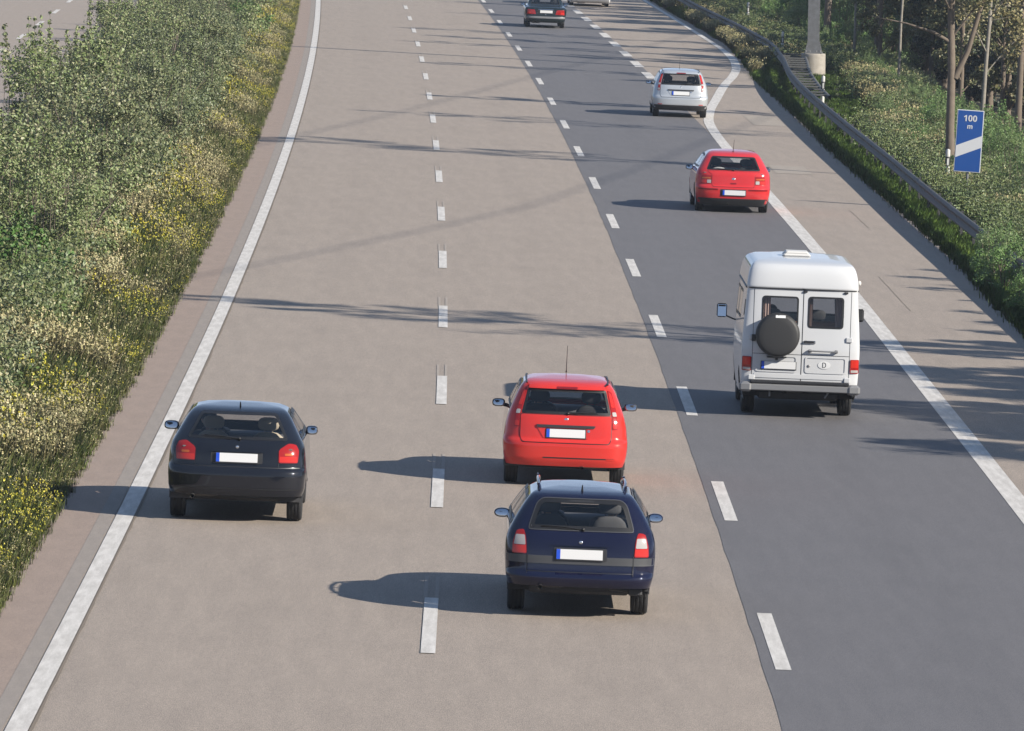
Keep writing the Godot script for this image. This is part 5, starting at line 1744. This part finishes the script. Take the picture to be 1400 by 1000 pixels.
	for q in [[-0.25, 150.0, 0.5, 1], [0.1, 153.5, 0.45, 2], [-0.30, 157.0, 0.62, 1], [-0.2, 160.5, 0.58, 0], [0.0, 163.5, 0.5, 1], [0.3, 147.0, 0.6, 1], [-0.1, 144.0, 0.55, 2], [0.5, 158.0, 0.5, 0]]:
		keep.append([lut(RAIL, q[1]) + q[0], q[1], rng.randf() * TAU, q[2], q[3]])
	place_row(rs, keep)
	# ---- trees in view
	var ta := at_depth(1299, 265, 206.0)
	make_tree("roadside_tree", "brown forked tree trunk standing behind the blue exit sign", "", Vector3(ta.x, terrain(ta.x - cx(206.0), 206.0), -206.0), 31, 12.5, 0.125, 0.30, 2.4, 16, 150, 0.09, autumn, M.bark, Vector3(-0.035, 0, 0), [[[Vector3(0.0, 2.6, 0), Vector3(0.30, 3.3, 0), Vector3(0.62, 4.6, 0.1), Vector3(0.9, 6.5, 0.2)], [0.09, 0.07, 0.055, 0.02]], [[Vector3(-0.12, 3.5, 0), Vector3(-0.6, 3.75, 0.1), Vector3(-1.3, 3.95, 0.1), Vector3(-2.2, 4.1, 0)], [0.05, 0.04, 0.025, 0.008]]])
	var tb := at_depth(1340, 200, 228.0)
	make_tree("roadside_tree", "pale thin tree with bare twigs right of the blue exit sign", "", Vector3(tb.x, terrain(tb.x - cx(228.0), 228.0), -228.0), 41, 11.0, 0.07, 0.22, 2.2, 18, 60, 0.09, [autumn[2], autumn[4], autumn[0]], M.bark_pale, Vector3(0.03, 0, 0))
	var slim := "slim trees beside the motorway"
	for q in [[1168, 70, 300.0, "thin white birch trunk behind the concrete mast base", 0.06, M.bark_pale], [1229, 100, 275.0, "thin white birch trunk between the mast and the forked tree", 0.055, M.bark_pale], [1130, 62, 318.0, "dark straight tree trunk next to the grey mast", 0.17, M.bark]]:
		var p := at_depth(q[0], q[1], q[2])
		make_tree("roadside_tree", q[3], "", Vector3(p.x, terrain(p.x - cx(q[2]), q[2]), -q[2]), 50 + int(q[0]), 11.0, q[4], 0.34, 1.6, 12, 110, 0.085, autumn, q[5])
	# olive leaved trees with low crowns at the edge of the wood
	for q in [[12.9, 292.0, 61], [14.6, 268.0, 62], [15.2, 300.0, 63], [17.0, 285.0, 64]]:
		make_tree("leafy_tree", "olive brown leafy tree with a low crown at the edge of the wood", "leafy trees at the edge of the wood", Vector3(q[0], terrain(q[0] - cx(q[1]), q[1]), -q[1]), q[2], 7.0, 0.10, 0.14, 1.9, 20, 150, 0.10, [autumn[1], autumn[3], autumn[0], Color(0.07, 0.09, 0.04)], M.bark)
	# trees outside the picture whose shadows cross the road
	for q in [[13.6, 135.0, 12.5, 0.16], [15.0, 243.0, 11.5, 0.12], [13.5, 308.0, 11.0, 0.13], [14.5, 330.0, 10.0, 0.10], [12.5, 345.0, 10.0, 0.10], [12.0, 365.0, 10.0, 0.10]]:
		var k: float = q[1]
		make_tree("roadside_tree", "slim sparse leaved tree outside the picture whose shadow crosses the road", slim, Vector3(q[0], terrain(q[0] - cx(k), k), -k), int(q[1] * 7), q[2], q[3], 0.25, 2.4 if q[2] > 12.0 else 1.6, 18, 110, 0.11, autumn, M.bark)
	var low := make_tree("broad_tree", "broad leafy tree outside the picture shading the hard shoulder", "broad trees shading the hard shoulder", Vector3.ZERO, 771, 7.4, 0.12, 0.16, 2.7, 18, 520, 0.10, autumn, M.bark)
	var broad := [[17.0, 112.5, 0.96], [18.0, 116.0, 1.05], [17.3, 120.0, 1.02], [18.5, 124.5, 1.08], [17.5, 129.0, 1.0], [16.6, 118.0, 0.94], [18.0, 135.5, 1.02], [19.2, 142.0, 1.0]]
	for i in broad.size():
		var q: Array = broad[i]
		var at := Vector3(q[0], terrain(q[0] - cx(q[1]), q[1]), -q[1])
		if i == 0:
			low.position = at
			low.scale = Vector3.ONE * q[2]
		else:
			copy_of(low, at, i * 1.7, Vector3.ONE * q[2])
	# ---- dense wood on the lower ground
	var gw := "trees of the wood on the lower ground"
	var wood := [
		make_tree("forest_tree", "dense dark green tree of the wood below the embankment", gw, Vector3.ZERO, 301, 7.5, 0.14, 0.06, 2.4, 26, 130, 0.16, dark, M.bark),
		make_tree("forest_tree", "dense olive brown tree of the wood below the embankment", gw, Vector3.ZERO, 311, 7.0, 0.13, 0.08, 2.3, 24, 130, 0.14, [autumn[1], autumn[3], dark[1], autumn[0]], M.bark),
		make_tree("forest_tree", "dense blue green tree of the wood below the embankment", gw, Vector3.ZERO, 321, 8.0, 0.14, 0.05, 2.2, 26, 130, 0.16, [dark[0], dark[1], Color(0.03, 0.055, 0.035)], M.bark)]
	spots = []
	Z = 215.0
	while Z < 450.0:
		for k in 4:
			spots.append([lut(RAIL, Z) + lut([[215, 13.0], [270, 11.0], [300, 7.5], [450, 7.5]], Z) + k * 4.6 + rng.randf_range(-1.2, 1.2), Z + rng.randf_range(-2.5, 2.5), rng.randf() * TAU, rng.randf_range(0.85, 1.15), rng.randi() % 3])
		Z += 6.0
	place_row(wood, spots)
	# ---- grass and weeds
	var dry := [Color(0.33, 0.29, 0.15), Color(0.40, 0.35, 0.19), Color(0.26, 0.25, 0.11)]
	var fresh := [Color(0.25, 0.30, 0.085), Color(0.31, 0.34, 0.11), Color(0.20, 0.25, 0.065)]
	var lush := [Color(0.18, 0.29, 0.06), Color(0.23, 0.35, 0.075), Color(0.14, 0.24, 0.05)]
	var g_fresh := blades(1, 30, 0.34, 0.007, 0.12, fresh + [dry[0]])
	var g_lush := blades(5, 34, 0.17, 0.009, 0.10, lush)
	var g_dry := blades(2, 26, 0.55, 0.006, 0.10, dry, dry)
	var g_flower := blades(3, 14, 0.42, 0.006, 0.11, fresh, [Color(0.42, 0.37, 0.04), Color(0.48, 0.44, 0.07)])
	var cl := []
	var rr := RandomNumberGenerator.new()
	rr.seed = 77
	for i in 16: cl.append([Vector3(rr.randfn() * 0.16, rr.randf_range(0.05, 0.50), rr.randfn() * 0.16), Vector3(0.10, 0.09, 0.10), 20])
	var g_weed := foliage(9, cl, 0.045, 0.022, olive)
	var patch := FastNoiseLite.new()
	patch.seed = 8
	patch.frequency = 0.11
	var a_fresh := []
	var a_dry := []
	var a_flower := []
	var a_weed := []
	var a_green := []
	var g_green := foliage(19, cl, 0.05, 0.028, [Color(0.09, 0.135, 0.04), Color(0.12, 0.155, 0.05), olive[2], olive[0]])
	for i in 30000:
		var zz := 84.0 + 330.0 * pow(rng.randf(), 1.35)
		var off := -4.80 - 4.95 * pow(rng.randf(), 1.3)
		if cx(zz) + off < -(zz * 0.0655 + 1.0): continue
		var d := -4.80 - off
		var n := patch.get_noise_2d(off * 3.0, zz)
		var n2 := patch.get_noise_2d(off * 3.0 + 200.0, zz * 0.7)
		var sz := clampf(0.45 + d * 0.5, 0.4, 1.15)
		if d < 1.6 and n > 0.10 and rng.randf() < 0.42: a_flower.append([off, zz, sz * 1.05])
		elif n2 > (0.10 if d < 2.0 else 0.14) and d > 0.3: a_dry.append([off, zz, sz * 0.9])
		elif d > 1.9 and n2 < -0.10: a_green.append([off, zz, sz * rng.randf_range(0.8, 1.3)])
		elif d > 1.8 and rng.randf() < 0.6: a_weed.append([off, zz, sz * rng.randf_range(0.8, 1.4)])
		elif rng.randf() < 0.22: a_dry.append([off, zz, sz * 0.7])
		else: a_fresh.append([off, zz, sz])
	scatter("median_grass", "short fresh green grass along the edge of the median", "grass", g_fresh, M.blade, a_fresh)
	scatter("dry_grass", "tall straw coloured dry grass on the median", "grass", g_dry, M.blade, a_dry)
	scatter("yellow_wildflowers", "yellow flowering weeds along the median edge", "wildflowers", g_flower, M.blade, a_flower)
	scatter("median_weeds", "grey green leafy weeds covering the median", "weeds", g_weed, M.leaf, a_weed)
	scatter("green_weeds", "bright green leafy weeds in patches on the median", "weeds", g_green, M.leaf, a_green)
	var b_lush := []
	var b_dry := []
	var b_weed := []
	for i in 30000:
		var zz := 112.0 + 300.0 * pow(rng.randf(), 1.1)
		var e := lut(VERGE_R, zz)
		var off := e + 0.02 + 6.0 * pow(rng.randf(), 1.8)
		var n := patch.get_noise_2d(off * 3.0 + 500.0, zz)
		if zz > 236.0 and zz < 292.0 and off > e + 0.2 and off < lut(RAIL, zz) + 2.2: b_lush.append([off, zz, 0.6])
		elif zz > 285.0 and n > 0.02: b_dry.append([off, zz, 0.8])
		elif off > e + 1.6 and n > 0.1: b_dry.append([off, zz, 1.0])
		elif off > e + 1.2 and rng.randf() < 0.5: b_weed.append([off, zz, 1.1])
		else: b_lush.append([off, zz, rng.randf_range(0.8, 1.3)])
	scatter("verge_grass", "lush green grass between the hard shoulder and the guard rail", "grass", g_lush, M.blade, b_lush)
	scatter("verge_dry_grass", "dry yellowish grass around the guard rail", "grass", g_dry, M.blade, b_dry)
	scatter("verge_weeds", "leafy weeds growing behind the guard rail", "weeds", g_green, M.leaf, b_weed)
	# ---- cables hung high over the road; only their faint shadows are seen
	for line in [[Vector2(300, 372), Vector2(385, 355), Vector2(600, 310), Vector2(720, 283), Vector2(860, 235), Vector2(960, 195)], [Vector2(440, 178), Vector2(560, 150), Vector2(700, 112), Vector2(760, 96)]]:
		var e := deg_to_rad(29.0)
		var a := deg_to_rad(28.0)
		var to_sun := Vector3(cos(e) * cos(a), sin(e), cos(e) * sin(a))
		var pts := []
		for q in line: pts.append(ground_at(q.x, q.y) + to_sun * (17.0 / to_sun.y))
		pts.push_front(pts[0] + (pts[0] - pts[1]).normalized() * 60.0)
		pts.append(pts[-1] + (pts[-1] - pts[-2]).normalized() * 60.0)
		var org: Vector3 = pts[2]
		var o := thing("overhead_cable", "thin overhead cable hung high across the motorway", "cable", org, 0.0, "cables over the motorway")
		var rel := []
		var rad := []
		for p in pts:
			rel.append(p - org)
			rad.append(0.022)
		var s := Shape.new()
		s.tube(rel, rad, 6)
		part(o, "wire", solid(s), M.cable)
